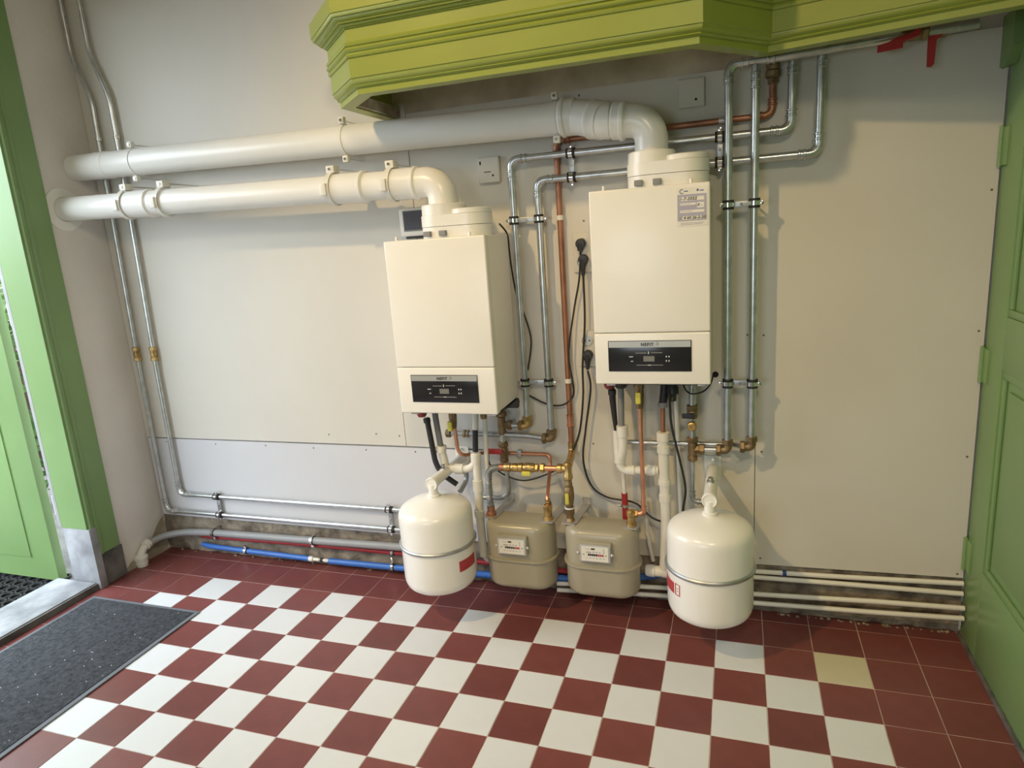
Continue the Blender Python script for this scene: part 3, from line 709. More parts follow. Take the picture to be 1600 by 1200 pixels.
bm = B(); lathe(bm, (-.220, GY, .60), (0, 0, -1), [(.014, 0), (.014, .012), (.016, .016), (.016, .03), (.0195, .034), (.021, .06), (.021, .078), (.017, .10), (.014, .105), (.014, .120), (.019, .122), (.019, .145), (.015, .15), (.014, .165), (.018, .170), (.021, .19), (.021, .195)], 12)
vb2 = obj('valve_body', bm, 'brass_old', GM)
obj('handle', bx(-.229, -.213, GY - .034, GY - .025, .505, .552, bev=.005), 'valve_yellow', vb2)
obj('seal_ring', ring((-.220, GY, .481), (0, 0, 1), .0172, .006, .003), 'print_white', vb2)
path = fillet([(-.482, GY, .637), (-.555, GY, .632), (-.560, GY, .54), (-.556, GY, .455)], .07, 14)
pp = []
for a, b in zip(path, path[1:]):
    n = max(1, int((b - a).length / .0019))
    for k in range(n): pp.append(a.lerp(b, k / n))
rad = [.0122 + .0030 * math.sin(i * 2 * math.pi / 4) for i in range(len(pp))]
obj('ribbed_hose', sweep(B(), pp, rad, 14), 'galvanised_old', GM, 80)
obj('hose_ferrule', lathe(B(), (-.5575, GY, .424), (0, 0, 1), [(.021, 0), (.021, .012), (.0165, .016), (.0155, .040)], 18), 'copper_aged', GM)
obj('hose_ferrule', lathe(B(), (-.485, GY, .6365), (1, 0, .02), [(.0155, -.02), (.0155, .008)], 18), 'copper_aged', GM)
LG = thing('copper_pipe', 'thin copper gas pipe from the lower boiler to the left gas meter', 'pipe', (-.5, -.14, .43))
obj('pipe', tube([(-.694, -.17, .80), (-.690, -.165, .672), (-.610, -.014, .640), (-.336, -.014, .641), (-.336, -.024, .590), (-.311, -.18, .512), (-.311, -.18, .47)], .0076, .040), 'copper', LG)
bm = B(); lathe(bm, (-.698, -.17, .905), (0, 0, -1), [(.020, 0), (.020, .03), (.017, .034), (.018, .06), (.016, .09), (.013, .11)], 8)
vb = obj('gas_cock', bm, 'brass_old', LG); obj('handle', bx(-.711, -.690, -.206, -.190, .790, .830, bev=.005), 'valve_yellow', vb)
bm = B(); nut((-.309, -.178, .497), (0, -.5, 1), .0135, .022, bm); nut((-.311, -.18, .474), (0, 0, 1), .019, .022, bm)
lathe(bm, (-.311, -.18, .424), (0, 0, 1), [(.021, 0), (.021, .008), (.0165, .012), (.0155, .042)], 14)
obj('meter_union', bm, 'brass', LG)
obj('saddle', bx(-.482, -.462, -.025, .0, .628, .656, bev=.003), 'zinc_plate', LG)
RG = thing('copper_pipe', 'thin copper gas pipe from the higher boiler to the right gas meter', 'pipe', (.07, -.175, .43))
GY2 = -.175
obj('pipe', tube([(.069, GY2, .905), (.073, GY2, .478), (.050, GY2, .470)], .0082, .015), 'copper', RG)
obj('elbow', tube([(.073, GY2, .505), (.073, GY2, .474), (.045, GY2, .471)], .0102, .016), 'copper', RG)
bm = lathe(B(), (.066, GY2, .995), (0, 0, -1), [(.020, 0), (.020, .02), (.016, .026), (.0175, .05), (.015, .085), (.012, .10)], 8)
vb = obj('gas_cock', bm, 'brass_old', RG); obj('handle', bx(.056, .076, GY2 - .032, GY2 - .018, .918, .962, bev=.005), 'valve_yellow', vb)
bm = B(); nut((.040, GY2, .471), (1, 0, 0), .0155, .020, bm)
lathe(bm, (.024, -.18, .425), (0, 0, 1), [(.021, 0), (.021, .008), (.0165, .012), (.0155, .036), (.019, .040), (.019, .056), (.013, .062)], 10)
obj('meter_union', bm, 'brass', RG)

# ------------------------------------------------------------------ gas meters
def stadium(cx, cy, hw, hd, n=12):
    r = hd * .98; pts = []
    for s in (1, -1):
        for q in (0, 1):
            a0 = {(1, 0): -90, (1, 1): 0, (-1, 0): 90, (-1, 1): 180}[(s, q)]
            ox = cx + s * (hw - r); oy = cy + (hd - r) * (1 if (s, q) in ((1, 1), (-1, 0)) else -1)
            for k in range(n): 
                a = math.radians(a0 + 90 * k / (n - 1)); pts.append((ox + r * math.cos(a), oy + r * math.sin(a)))
    return pts
def stack(cx, cy, hw, hd, layers):
    bm = B(); loops = []
    for inset, z in layers: loops.append([bm.verts.new((x, y, z)) for x, y in stadium(cx, cy, hw - inset, hd - inset)])
    n = len(loops[0])
    for a, b in zip(loops, loops[1:]):
        for k in range(n): bm.faces.new((a[k], a[(k + 1) % n], b[(k + 1) % n], b[k]))
    bm.faces.new(loops[0]); bm.faces.new(loops[-1])
    return bm
def meter(label, cx, xs):
    cy = -.18; t = thing('gas_meter', label, 'gas meter', (cx, cy, .135), 'gas meters')
    hw, hd = .146, .080
    obj('upper_housing', stack(cx, cy, hw, hd, [(0, .272), (0, .390), (.003, .402), (.008, .411), (.016, .417), (.024, .419)]), 'meter_paint', t, 50)
    obj('lower_housing', stack(cx, cy, hw, hd, [(.030, .134), (.018, .137), (.009, .144), (.003, .154), (0, .168), (0, .264)]), 'meter_paint', t, 50)
    obj('rim', stack(cx, cy, hw, hd, [(0, .2625), (-.009, .2635), (-.010, .268), (-.009, .2725), (0, .2735)]), 'meter_paint', t, 50)
    c0 = cx - .010; yf = cy - hd
    cb = obj('counter_housing', bx(c0 - .064, c0 + .064, yf - .016, yf + .006, .300, .384, bev=.006), 'meter_paint', t)
    obj('counter_frame', bx(c0 - .060, c0 + .060, yf - .021, yf - .014, .304, .374, bev=.003), 'meter_frame', cb)
    obj('dial_plate', bx(c0 - .052, c0 + .052, yf - .0222, yf - .020, .309, .369), 'paper', cb)
    bm = B(); bm2 = B(); bm3 = B()
    for k in range(8): box(bm if k < 5 else bm2, c0 - .027 + k * .0078, c0 - .0205 + k * .0078, yf - .0230, yf - .0220, .3315, .3395)
    box(bm, c0 - .014, c0 + .001, yf - .0228, yf - .022, .357, .363)
    for k in range(5): box(bm, c0 - .033 + k * .004, c0 - .0305 + k * .004, yf - .0228, yf - .022, .344, .347)
    for x in (c0 - .043, c0 + .044): lathe(bm, (x, yf - .0221, .336), (0, -1, 0), [(.0022, 0), (.0022, .001), (0, .001)], 8)
    for k in range(6): box(bm3, c0 - .034 + k * .013, c0 - .028 + k * .013, yf - .0228, yf - .022, .320, .3235)
    for k in range(4): box(bm3, c0 + .033, c0 + .038, yf - .0228, yf - .022, .344 + k * .0055, .3465 + k * .0055)
    for k in range(3): box(bm3, c0 - .008 + k * .012, c0 - .001 + k * .012, yf - .0228, yf - .022, .345, .349)
    box(bm3, c0 - .036, c0 - .018, yf - .0228, yf - .022, .3575, .3595)
    obj('counter_digits', bm, 'ink_black', cb); obj('decimal_digits', bm2, 'label_red', cb); obj('dial_print', bm3, 'print_grey', cb)['kind'] = 'stuff'
    for x in (c0 - .066, c0 + .066): obj('seal_lug', lathe(B(), (x, yf - .014, .337), (0, -1, 0), [(.006, 0), (.006, .005), (.003, .008), (0, .008)], 10), 'meter_frame', cb)
    for x in xs:
        obj('bracket', prism([(x - .028, -.208), (x + .024, -.214), (x + .032, -.19), (x + .046, -.001), (x + .014, -.001), (x - .002, -.16), (x - .028, -.17)], .4195, .4245, 'z'), 'zinc_plate', t)
        obj('bracket_flange', bx(x + .014, x + .046, -.006, -.0005, .4245, .450), 'zinc_plate', t)
    return t
meter('olive grey gas meter on the left, fed by the ribbed hose', -.432, (-.558, -.311))
meter('olive grey gas meter on the right, beside the right hand white vessel', -.094, (-.22, .024))

# ------------------------------------------------------------------ expansion vessels and their brackets
def patch(cx, cy, r, a0, a1, z0, z1, n=10):
    bm = B(); rows = []
    for rr in (r, r + .0012):
        for z in (z0, z1):
            rows.append([bm.verts.new((cx + rr * math.sin(math.radians(a0 + (a1 - a0) * k / n)), cy - rr * math.cos(math.radians(a0 + (a1 - a0) * k / n)), z)) for k in range(n + 1)])
    i0, i1, o0, o1 = rows
    for k in range(n):
        bm.faces.new((o0[k], o0[k + 1], o1[k + 1], o1[k])); bm.faces.new((i0[k], i0[k + 1], i1[k + 1], i1[k]))
        bm.faces.new((i0[k], i0[k + 1], o0[k + 1], o0[k])); bm.faces.new((i1[k], i1[k + 1], o1[k + 1], o1[k]))
    for k in (0, n): bm.faces.new((i0[k], o0[k], o1[k], i1[k]))
    return bm
def vessel(label, blabel, cx, cy, zoff, lab):
    zb, zt, zr, R_ = .170 + zoff, .552 + zoff, .366 + zoff, .149
    t = thing('expansion_vessel', label, 'vessel', (cx, cy, zb), 'white expansion vessels')
    low = [(0, zb), (R_ * .45, zb + .002), (R_ * .72, zb + .006), (R_ * .86, zb + .012), (R_ * .94, zb + .022), (R_ * .98, zb + .035), (R_, zb + .052), (R_, zr)]
    upp = [(R_, zr), (R_, zt - .072), (R_ * .99, zt - .058), (R_ * .965, zt - .048), (R_ * .925, zt - .040), (R_ * .86, zt - .032), (R_ * .72, zt - .021), (R_ * .52, zt - .011), (R_ * .3, zt - .004), (.03, zt - .0005), (0, zt)]
    obj('lower_shell', lathe(B(), (cx, cy, 0), (0, 0, 1), low, 56), 'vessel_white', t, 50)
    obj('upper_shell', lathe(B(), (cx, cy, 0), (0, 0, 1), upp, 56), 'vessel_white', t, 50)
    obj('clamp_ring', lathe(B(), (cx, cy, zr), (0, 0, 1), [(R_ - .001, -.006), (R_ + .006, -.006), (R_ + .0085, -.002), (R_ + .0085, .003), (R_ + .005, .007), (R_ - .001, .007)], 56), 'galvanised_old', t)
    l = obj('label', patch(cx, cy, R_ + .0002, *lab[0]), 'label_red', t)
    bm = B()
    for (a0, a1, z0, z1) in lab[1]: 
        p_ = patch(cx, cy, R_ + .0008, a0, a1, z0, z1, 4); me = bpy.data.meshes.new('x'); p_.to_mesh(me); bm.from_mesh(me); bpy.data.meshes.remove(me); p_.free()
    obj('label_print', bm, lab[2], l)
    b = thing('vessel_bracket', blabel, 'bracket', (cx, -.17, .56 + zoff), 'vessel wall brackets')
    z = .607
    obj('wall_plate', bx(cx - .032, cx + .032, -.004, -.0005, z - .05, z + .052, bev=.001), 'pvc_white', b)
    obj('tube', tube([(cx, -.002, z), (cx, -.330, z)], .0225, 0, 24), 'vessel_white', b)
    obj('end_cap', lathe(B(), (cx, -.316, z), (0, -1, 0), [(.0235, 0), (.027, .002), (.027, .014), (.0245, .018), (.021, .0175), (.020, .0165), (0, .0165)], 28), 'vessel_white', b)
    obj('neck', lathe(B(), (cx, cy, zt - .004), (0, 0, 1), [(.026, 0), (.026, .012), (.019, .016), (.019, z - zt)], 20), 'vessel_white', b)
    v = obj('vent', lathe(B(), (cx, -.205, z + .020), (0, 0, 1), [(.014, 0), (.014, .008), (.010, .010), (.010, .018), (.007, .021), (0, .021)], 12), 'chrome', b)
    obj('plate_screw', nut((cx + .002, -.006, z + .038), (0, 1, 0), .008, .008), 'chrome', b)
vessel('white domed expansion vessel by the door side, with red label facing right', 'white tube bracket carrying the vessel nearer the door', -.745, -.318, 0.0,
       ((56, 94, .272, .317), [(60, 76, .279, .283), (60, 82, .289, .292), (60, 88, .307, .310)], 'valve_red'))
vessel('white domed expansion vessel on the right, in front of the board joint', 'white tube bracket carrying the right hand vessel', .322, -.318, 0.0,
       ((-84, -52, .284, .325), [(-49, -48, .285, .328), (-41, -40, .285, .328), (-48, -41, .326, .328), (-48, -41, .285, .287), (-46, -43, .30, .301), (-46, -43, .31, .311)], 'label_red'))

# ------------------------------------------------------------------ white drains and hoses under the boilers
def wsock(t, p, axis, r, l):
    return obj('socket', lathe(B(), p, axis, [(r, -l / 2), (r + .0042, -l / 2 + .001), (r + .0042, l / 2 - .001), (r, l / 2)], 20), 'pvc_white', t)
D1 = thing('drain_pipe', 'white plastic condensate drain under the lower boiler', 'pipe', (-.615, -.17, .2))
dy = -.165
obj('hose', tube([(-.782, dy, .905), (-.778, dy, .83), (-.767, dy, .70)], .0125, .04), 'plastic_grey', D1)
obj('inlet', tube([(-.767, dy, .712), (-.754, dy, .625), (-.752, dy, .612)], .0165, .02), 'pvc_white', D1)
obj('cross_pipe', tube([(-.754, dy, .612), (-.640, dy, .617), (-.613, dy, .650)], .0165, .03), 'pvc_white', D1)
obj('stack', tube([(-.612, dy, .690), (-.611, dy, .60), (-.617, dy, .40), (-.612, dy, .225)], .0175, .05), 'pvc_white', D1)
obj('tail', tube([(-.612, dy, .240), (-.608, dy + .01, .205), (-.597, -.10, .165)], .0115, .02), 'pvc_white', D1)
for p, a, l in (((-.766, dy, .700), (.15, 0, 1), .03), ((-.690, dy, .6145), (1, 0, .05), .04), ((-.612, dy, .665), (0, 0, 1), .04), ((-.613, dy, .545), (0, 0, 1), .05), ((-.617, dy, .42), (0, 0, 1), .03)): wsock(D1, p, a, .0175, l)
obj('foam_sleeve', tube([(-.604, dy, .80), (-.612, dy, .695)], .0115, 0), 'rubber_black', D1)
obj('upper_hose', tube([(-.592, dy, .905), (-.598, dy, .86), (-.604, dy, .79)], .0125, .03), 'pvc_white', D1)
t = thing('black_hose', 'tapering black rubber hose under the left end of the lower boiler', 'hose', (-.78, -.17, .54))
obj('hose', sweep(B(), fillet([(-.806, -.19, .83), (-.790, -.19, .65), (-.77, -.18, .60), (-.705, -.17, .545)], .04), [.0075] + [.0125] * 5 + [.010] * 6 + [.011] * 3 + [.0125], 14), 'rubber_black', t) if False else obj('hose', tube([(-.806, -.19, .835), (-.786, -.19, .64), (-.762, -.18, .59), (-.706, -.17, .546)], .0115, .04), 'rubber_black', t)
obj('hose_cap', lathe(B(), (-.806, -.19, .822), (-.1, 0, 1), [(.015, 0), (.015, .016), (.011, .02), (0, .02)], 14), 'plastic_black', t)
tag(obj('overflow_pipe', tube([(-.566, -.14, .90), (-.571, -.14, .80), (-.578, -.14, .60), (-.582, -.12, .50)], .0095, .04), 'pvc_white'), 'thin white pipe hanging behind the white drain of the lower boiler', 'pipe')
tag(obj('brass_port', lathe(B(), (-.566, -.16, .90), (0, 0, -1), [(.016, 0), (.016, .03), (.013, .034), (.014, .06), (.010, .066)], 8), 'brass_old'), 'brass port at the right underside of the lower boiler', 'fitting')
tag(obj('feed_pipe', tube([(-.69, -.10, .585), (-.692, -.10, .54), (-.70, -.16, .51)], .011, .02), 'galvanised_old'), 'short grey steel feed pipe behind the top of the left vessel', 'pipe')

D2 = thing('drain_pipe', 'white plastic condensate drain under the higher boiler', 'pipe', (.146, -.12, .2))
dy = -.12
obj('copper_tail', tube([(.146, dy, .90), (.145, dy, .77)], .0090, 0), 'copper_aged', D2)
obj('black_fitting', tube([(.155, dy, 1.0), (.152, dy, .94), (.146, dy, .92), (.146, dy, .895)], [.016] * 1 + [.015] * 7 + [.015] * 7 + [.017], .02) if False else tube([(.156, dy, 1.0), (.152, dy, .945), (.146, dy, .893)], .0155, .02), 'plastic_black', D2)
obj('fitting_nut', lathe(B(), (.146, dy, .905), (0, 0, -1), [(.017, 0), (.018, .006), (.018, .02), (.010, .022)], 12), 'plastic_grey', D2)
obj('stack', tube([(.145, dy, .788), (.146, dy, .627), (.151, dy, .43), (.140, dy, .205)], .0200, .05, 18), 'pvc_white', D2)
obj('cross_pipe', tube([(-.023, dy, .69), (-.022, dy, .625), (.125, dy, .632)], .0170, .035), 'pvc_white', D2)
obj('inlet', tube([(-.009, dy - .01, .812), (-.007, dy - .01, .715), (-.022, dy, .668)], .0180, .03), 'pvc_white', D2)
obj('rear_inlet', tube([(-.036, dy + .02, .785), (-.034, dy + .02, .69), (-.024, dy, .655)], .0155, .03), 'pvc_white', D2)
for p, a, l, r in (((.145, dy, .77), (0, 0, 1), .035, .0200), ((.146, dy, .72), (0, 0, 1), .03, .0205), ((.147, dy, .585), (0, 0, 1), .02, .0195), ((.149, dy, .52), (0, 0, 1), .03, .0195), ((-.008, dy - .01, .79), (0, 0, 1), .045, .0180), ((-.023, dy, .672), (0, 0, 1), .03, .0175), ((.02, dy, .627), (1, 0, .05), .03, .0165), ((.098, dy, .631), (1, 0, .05), .035, .0175)): wsock(D2, p, a, r, l)
obj('floor_tee', lathe(B(), (.165, dy, .204), (-1, 0, 0), [(.0215, 0), (.0235, .004), (.0235, .030), (.0215, .034), (.0215, .06), (.0245, .063), (.0245, .078), (.0235, .092), (.019, .099), (0, .100)], 20), 'pvc_white', D2)
cor = B(); pz = [(.0 - .008 + (-.003) * k / 60, dy - .01, .965 - .158 * k / 60) for k in range(61)]
obj('ribbed_hose', sweep(cor, pz, [.0125 if k % 2 else .0108 for k in range(61)], 14), 'plastic_grey', D2, 80)
t = thing('black_hose', 'tapering black rubber hose under the left end of the higher boiler', 'hose', (-.04, -.12, .77))
obj('hose', sweep(B(), [(-.044, -.12, .945), (-.043, -.12, .91), (-.039, -.115, .84), (-.036, -.105, .775)], [.0125, .0125, .010, .0075], 14), 'rubber_black', t)
obj('hose_cap', lathe(B(), (-.044, -.12, .932), (0, 0, 1), [(.0155, 0), (.0155, .018), (.011, .022), (.008, .04)], 14), 'plastic_black', t)
t = thing('red_sleeve_pipe', 'thin white pipe ending in a red sleeve behind the right gas meter', 'pipe', (-.018, -.06, .39))
obj('pipe', tube([(-.022, -.062, .63), (-.019, -.06, .48)], .0085, 0), 'pvc_white', t)
sl = obj('red_sleeve', tube([(-.0195, -.06, .505), (-.0175, -.06, .392)], .0125, 0), 'pipe_red', t)
obj('clamp', ring((-.0185, -.06, .452), (0, 0, 1), .0125, .012, .003), 'chrome', sl)
obj('clamp_screw', tube([(-.034, -.064, .452), (-.048, -.064, .452)], .006, 0, 8), 'zinc_plate', sl)
tag(obj('overflow_pipe', tube([(.048, -.05, 1.0), (.050, -.05, .66), (.062, -.05, .45), (.068, -.05, .32), (.088, -.05, .21)], .0082, .06), 'pvc_white'), 'thin white pipe hanging behind the copper gas pipe of the higher boiler', 'pipe')
tag(obj('overflow_pipe', tube([(.186, -.045, 1.0), (.188, -.045, .90), (.198, -.045, .52), (.205, -.045, .24)], .0085, .06), 'pvc_white'), 'thin white pipe hanging right of the white drain of the higher boiler', 'pipe')
t = thing('brass_port', 'brass and black port beneath the middle of the higher boiler', 'fitting', (.186, -.13, .91))
obj('body', lathe(B(), (.184, -.13, 1.0), (0, 0, -1), [(.018, 0), (.018, .03), (.022, .035), (.022, .058), (.014, .064), (.014, .085), (.008, .088)], 10), 'plastic_black', t)
obj('brass_nut', nut((.181, -.13, .926), (0, 0, 1), .0165, .016), 'brass_old', t)

# ------------------------------------------------------------------ pipes along the foot of the wall
GP = thing('grey_drain_pipe', 'grey plastic drain along the foot of the wall with white elbow', 'pipe', (-1.6, -.025, .0))
obj('pipe', tube([(-2.533, -.150, .092), (-2.50, -.085, .113), (-2.40, -.035, .124), (-2.22, -.026, .133), (-1.6, -.026, .142), (-.80, -.026, .157)], .0185, .06, 20), 'grey_pvc', GP)
e = obj('white_elbow', tube([(-2.528, -.2, .012), (-2.528, -.2, .062), (-2.532, -.168, .088), (-2.532, -.128, .102)], .0185, .03, 20), 'pvc_white', GP)
obj('floor_socket', lathe(B(), (-2.528, -.2, .001), (0, 0, 1), [(.026, 0), (.027, .014), (.0295, .015), (.0295, .022), (.0265, .024), (.027, .034), (.033, .037), (.033, .052), (.025, .060), (.019, .062)], 24), 'pvc_white', e)
obj('socket_ring', lathe(B(), (-2.532, -.150, .0945), (0, 1, .35), [(.0185, -.014), (.026, -.011), (.026, -.002), (.0225, .0), (.0225, .006), (.026, .008), (.026, .015), (.0205, .018)], 22), 'pvc_white', e)
def single_clamp(label, c, r, dz=-1):
    c = Vector(c); t = thing('pipe_clamp', label, 'clamp', (c.x, 0, c.z - r - .01), 'single clamps at the foot of the wall')
    k = obj('rubber_lining', ring(c, (1, 0, .01), r, .020, .003), 'rubber_black', t)
    obj('steel_band', ring(c, (1, 0, .01), r + .003, .014, .0018), 'chrome', k)
    bm = B(); z = c.z + dz * (r + .010)
    box(bm, c.x - .008, c.x + .008, c.y - .010, c.y + .004, z - .006, z + .006, bev=.0015); obj('lug', bm, 'chrome', k)
    z2 = c.z - dz * (r + .006)
    obj('wall_rod', tube([(c.x, c.y, z2), (c.x + .02, YB - .006, z2 + .004)], .0035, 0, 8), 'chrome', t)
single_clamp('clamp on the grey drain pipe near the corner', (-2.195, -.026, .1335), .0185)
single_clamp('clamp on the grey drain pipe halfway along the wall', (-1.583, -.026, .1423), .0185)
RP = thing('red_pipe', 'red plastic water pipe below the grey drain at the foot of the wall', 'pipe', (-1.2, -.013, .09))
obj('pipe', tube([(-2.31, .004, .094), (-2.26, -.006, .098), (-1.59, -.008, .109), (-1.09, -.008, .110), (-.32, -.008, .100), (-.22, -.008, .104)], .0115, .1), 'pipe_red', RP)
BP = thing('blue_pipe', 'blue plastic water pipe lowest at the foot of the wall', 'pipe', (-1.2, -.022, .02))
obj('pipe', tube([(-2.30, -.008, .050), (-2.24, -.018, .048), (-2.0, -.022, .045), (-1.615, -.022, .038)], .0135, .06), 'pipe_blue', BP)
obj('pipe', tube([(-1.505, -.022, .0365), (-1.06, -.022, .040), (-.65, -.022, .052), (-.2, -.013, .075), (.05, -.013, .112), (.13, -.013, .140)], .0150, .15), 'pipe_blue', BP)
obj('coupling', lathe(B(), (-1.625, -.022, .0382), (1, 0, -.012), [(.010, 0), (.014, .004), (.014, .026), (.009, .030), (.009, .062), (.006, .064), (.006, .088), (.009, .090), (.009, .118), (.007, .122)], 14), 'pvc_white', BP)
obj('coupling_band', ring((-1.549, -.022, .0375), (1, 0, 0), .0062, .012, .003), 'rubber_black', BP)
single_clamp('clamp on the blue pipe near the corner', (-2.008, -.022, .0452), .0135, 1)
t = thing('pipe_clamp', 'double clamp holding red and blue pipes beside the left vessel', 'clamp', (-1.15, 0, .02), 'single clamps at the foot of the wall')
for z, y, r in ((.110, -.008, .0115), (.0395, -.022, .0150)):
    k = obj('rubber_lining', ring((-1.150, y, z), (1, 0, 0), r, .018, .003), 'rubber_black', t); obj('steel_band', ring((-1.150, y, z), (1, 0, 0), r + .003, .013, .0016), 'chrome', k)
obj('link', tube([(-1.150, -.028, .092), (-1.140, -.034, .075), (-1.150, -.032, .060)], .005, .01, 8), 'chrome', t)
wp = [('top white plastic pipe of the four at the foot of the right board', [(.19, .176), (.507, .183), (.80, .192), (1.196, .208)]),
      ('second white plastic pipe from the top under the right board', [(.19, .152), (.508, .160), (.80, .166), (1.196, .170)]),
      ('third white plastic pipe from the top under the right board', [(-.33, .056), (.08, .088), (.508, .102), (.9, .120), (1.196, .128)]),
      ('lowest white plastic pipe of the four under the right board', [(-.33, .026), (.08, .053), (.508, .064), (.9, .076), (1.196, .088)])]
for k, (lab, pts) in enumerate(wp):
    t = thing('white_water_pipe', lab, 'pipe', (.7, -.01, pts[0][1]), 'white pipes at the foot of the right board')
    yy = -.008 if k < 2 else -.044 + .002 * (k == 2)
    if k == 1: yy = -.014
    obj('pipe', tube([(x, yy, z) for x, z in pts], .0095, .2), 'pvc_white', t)
    if k == 0: obj('blue_tape', ring((.592, yy, .1853), (1, 0, .03), .0097, .014, .0012), 'tape_blue', t)

# ------------------------------------------------------------------ boxes, sockets and cables on the wall
t = thing('thermostat', 'white wall thermostat with dark screen peeking over the lower boiler', 'thermostat', (-.87, -.01, 1.575))
obj('body', bx(-.926, -.812, -.026, -.0005, 1.577, 1.690, bev=.008, seg=3), 'boiler_white', t)
s = obj('bezel', bx(-.907, -.815, -.029, -.024, 1.597, 1.681, bev=.002), 'plastic_grey', t)
obj('screen', bx(-.902, -.818, -.0305, -.028, 1.603, 1.677), 'lcd_dark', s)
obj('base', bx(-.905, -.815, -.018, -.0005, 1.568, 1.578), 'plastic_black', t)
t = thing('control_box', 'small white box with slot and dot beside the lower flue elbow', 'wall box', (-.515, -.01, 1.76))
obj('body', bx(-.561, -.472, -.022, -.0005, 1.760, 1.858, bev=.006, seg=3), 'board_white', t)
bm = B(); box(bm, -.536, -.508, -.0228, -.0215, 1.800, 1.803); lathe(bm, (-.500, -.0215, 1.787), (0, -1, 0), [(.004, 0), (.004, .0012), (0, .0012)], 10); box(bm, -.553, -.547, -.0228, -.0215, 1.830, 1.843)
obj('slot_marks', bm, 'hole_dark', t)
t = thing('junction_box', 'plain white junction box under the green hood', 'wall box', (.252, -.01, 1.948))
obj('cover', bx(.206, .298, -.014, -.0005, 1.948, 2.046, bev=.006, seg=3), 'board_white', t)
obj('cover_screw', lathe(B(), (.268, -.0138, 1.974), (0, -1, 0), [(.0045, 0), (.0045, .0012), (0, .0008)], 10), 'hole_dark', t)
def socket(label, cx, z0, z1, gz):
    t = thing('wall_socket', label, 'socket', (cx, -.01, z0), 'wall sockets')
    obj('plate', bx(cx - .036, cx + .040, -.012, -.0005, z0, z1, bev=.004), 'board_white', t)
    for z in gz:
        w = obj('outlet', lathe(B(), (cx, -.012, z), (0, -1, 0), [(.023, 0), (.023, .0030), (.020, .0036), (.019, .0005), (0, .0004)], 24), 'silver_strip', t)
        bm = B()
        for dx in (-.009, .009): lathe(bm, (cx + dx, -.0123, z), (0, -1, 0), [(.0032, 0), (.0032, .0008), (0, .0008)], 8)
        obj('pin_holes', bm, 'hole_dark', w)
    return t
socket('double wall socket by the top of the higher boiler, with black plugs', -.160, 1.395, 1.545, (1.505, 1.435))
socket('wall socket lower down by the control panel of the higher boiler', -.156, 1.020, 1.165, (1.125, 1.063))
def cable(label, pts, r=.0038, plug=None, fil=.05, cat='cable'):
    t = thing('power_cable', label, cat, pts[-1], 'black cables')
    sm = []
    P = [Vector(p) for p in pts]
    for i in range(len(P) - 1):      # Catmull-Rom through the given points
        p0, p1, p2, p3 = P[max(i - 1, 0)], P[i], P[i + 1], P[min(i + 2, len(P) - 1)]
        for k in range(8):
            u = k / 8
            sm.append(.5 * ((2 * p1) + (p2 - p0) * u + (2 * p0 - 5 * p1 + 4 * p2 - p3) * u * u + (3 * p1 - p0 - 3 * p2 + p3) * u ** 3))
    sm.append(P[-1])
    obj('cord', sweep(B(), sm, r, 8), 'rubber_black', t)
    if plug:
        x, z, l = plug
        obj('plug', lathe(B(), (x, -.013, z), (0, -1, 0), [(.019, 0), (.019, .020), (.016, .026), (0, .028)], 18), 'plastic_black', t)
        obj('plug_neck', sweep(B(), [(x, -.028, z), (x - .001, -.030, z - .028), (x - .002, -.028, z - l)], [.015, .0105, .0065], 12), 'plastic_black', t)
    return t
cable('black cable from the upper socket going behind the copper riser', [(-.168, -.022, 1.505), (-.166, -.024, 1.46), (-.176, -.022, 1.365), (-.202, -.02, 1.25), (-.229, -.034, 1.08), (-.220, -.03, .97), (-.222, -.016, .905), (-.254, -.03, .868), (-.297, -.025, .858), (-.35, -.02, .868), (-.412, -.012, .897)], .0036, (-.163, 1.505, .02))
cable('black cable from the lower plug of the upper socket down to the gas valves', [(-.157, -.028, 1.385), (-.159, -.026, 1.21), (-.176, -.025, 1.03), (-.180, -.025, .90), (-.200, -.025, .756), (-.230, -.034, .672)], .0042, (-.155, 1.445, .062))
cable('black cable looping from the lower socket to the right hand vessel', [(-.155, -.028, 1.005), (-.147, -.03, .93), (-.175, -.03, .758), (-.190, -.032, .628), (-.160, -.032, .518), (-.093, -.032, .470), (.017, -.04, .457), (.088, -.085, .42), (.148, -.09, .40), (.20, -.06, .37)], .0042, (-.153, 1.070, .058))
cable('black cable hanging from the middle of the higher boiler', [(.174, -.15, .995), (.175, -.15, .905), (.180, -.15, .82), (.206, -.14, .69), (.226, -.13, .57), (.216, -.12, .48), (.215, -.08, .43)], .0046)
cable('short black cable loop at the right underside of the higher boiler', [(.221, -.115, .975), (.232, -.12, .95), (.255, -.12, .938), (.293, -.12, .948), (.318, -.10, .972), (.325, -.06, .995)], .003)
cable('black cable running down beside the lower boiler behind the steel pipe', [(-.46, -.10, 1.60), (-.452, -.04, 1.56), (-.455, -.018, 1.50), (-.451, -.016, 1.423), (-.439, -.014, 1.325), (-.412, -.014, 1.241), (-.389, -.014, 1.13), (-.411, -.014, 1.007)], .0034)
cable('black cable sagging behind the gas manifold', [(-.615, -.06, .66), (-.605, -.05, .615), (-.589, -.05, .588), (-.522, -.05, .547), (-.442, -.05, .532), (-.342, -.05, .566), (-.28, -.04, .60)], .0034)
for x, z, lab in ((-.472, .867, 'dark drilled hole in the wall beside the lower boiler'), (.332, .985, 'dark drilled hole in the wall right of the higher boiler')):
    tag(obj('drill_plug', lathe(B(), (x, -.0002, z), (0, -1, 0), [(.012, 0), (.011, .003), (.006, .004), (0, .002)], 12), 'hole_dark'), lab, 'hole plug')

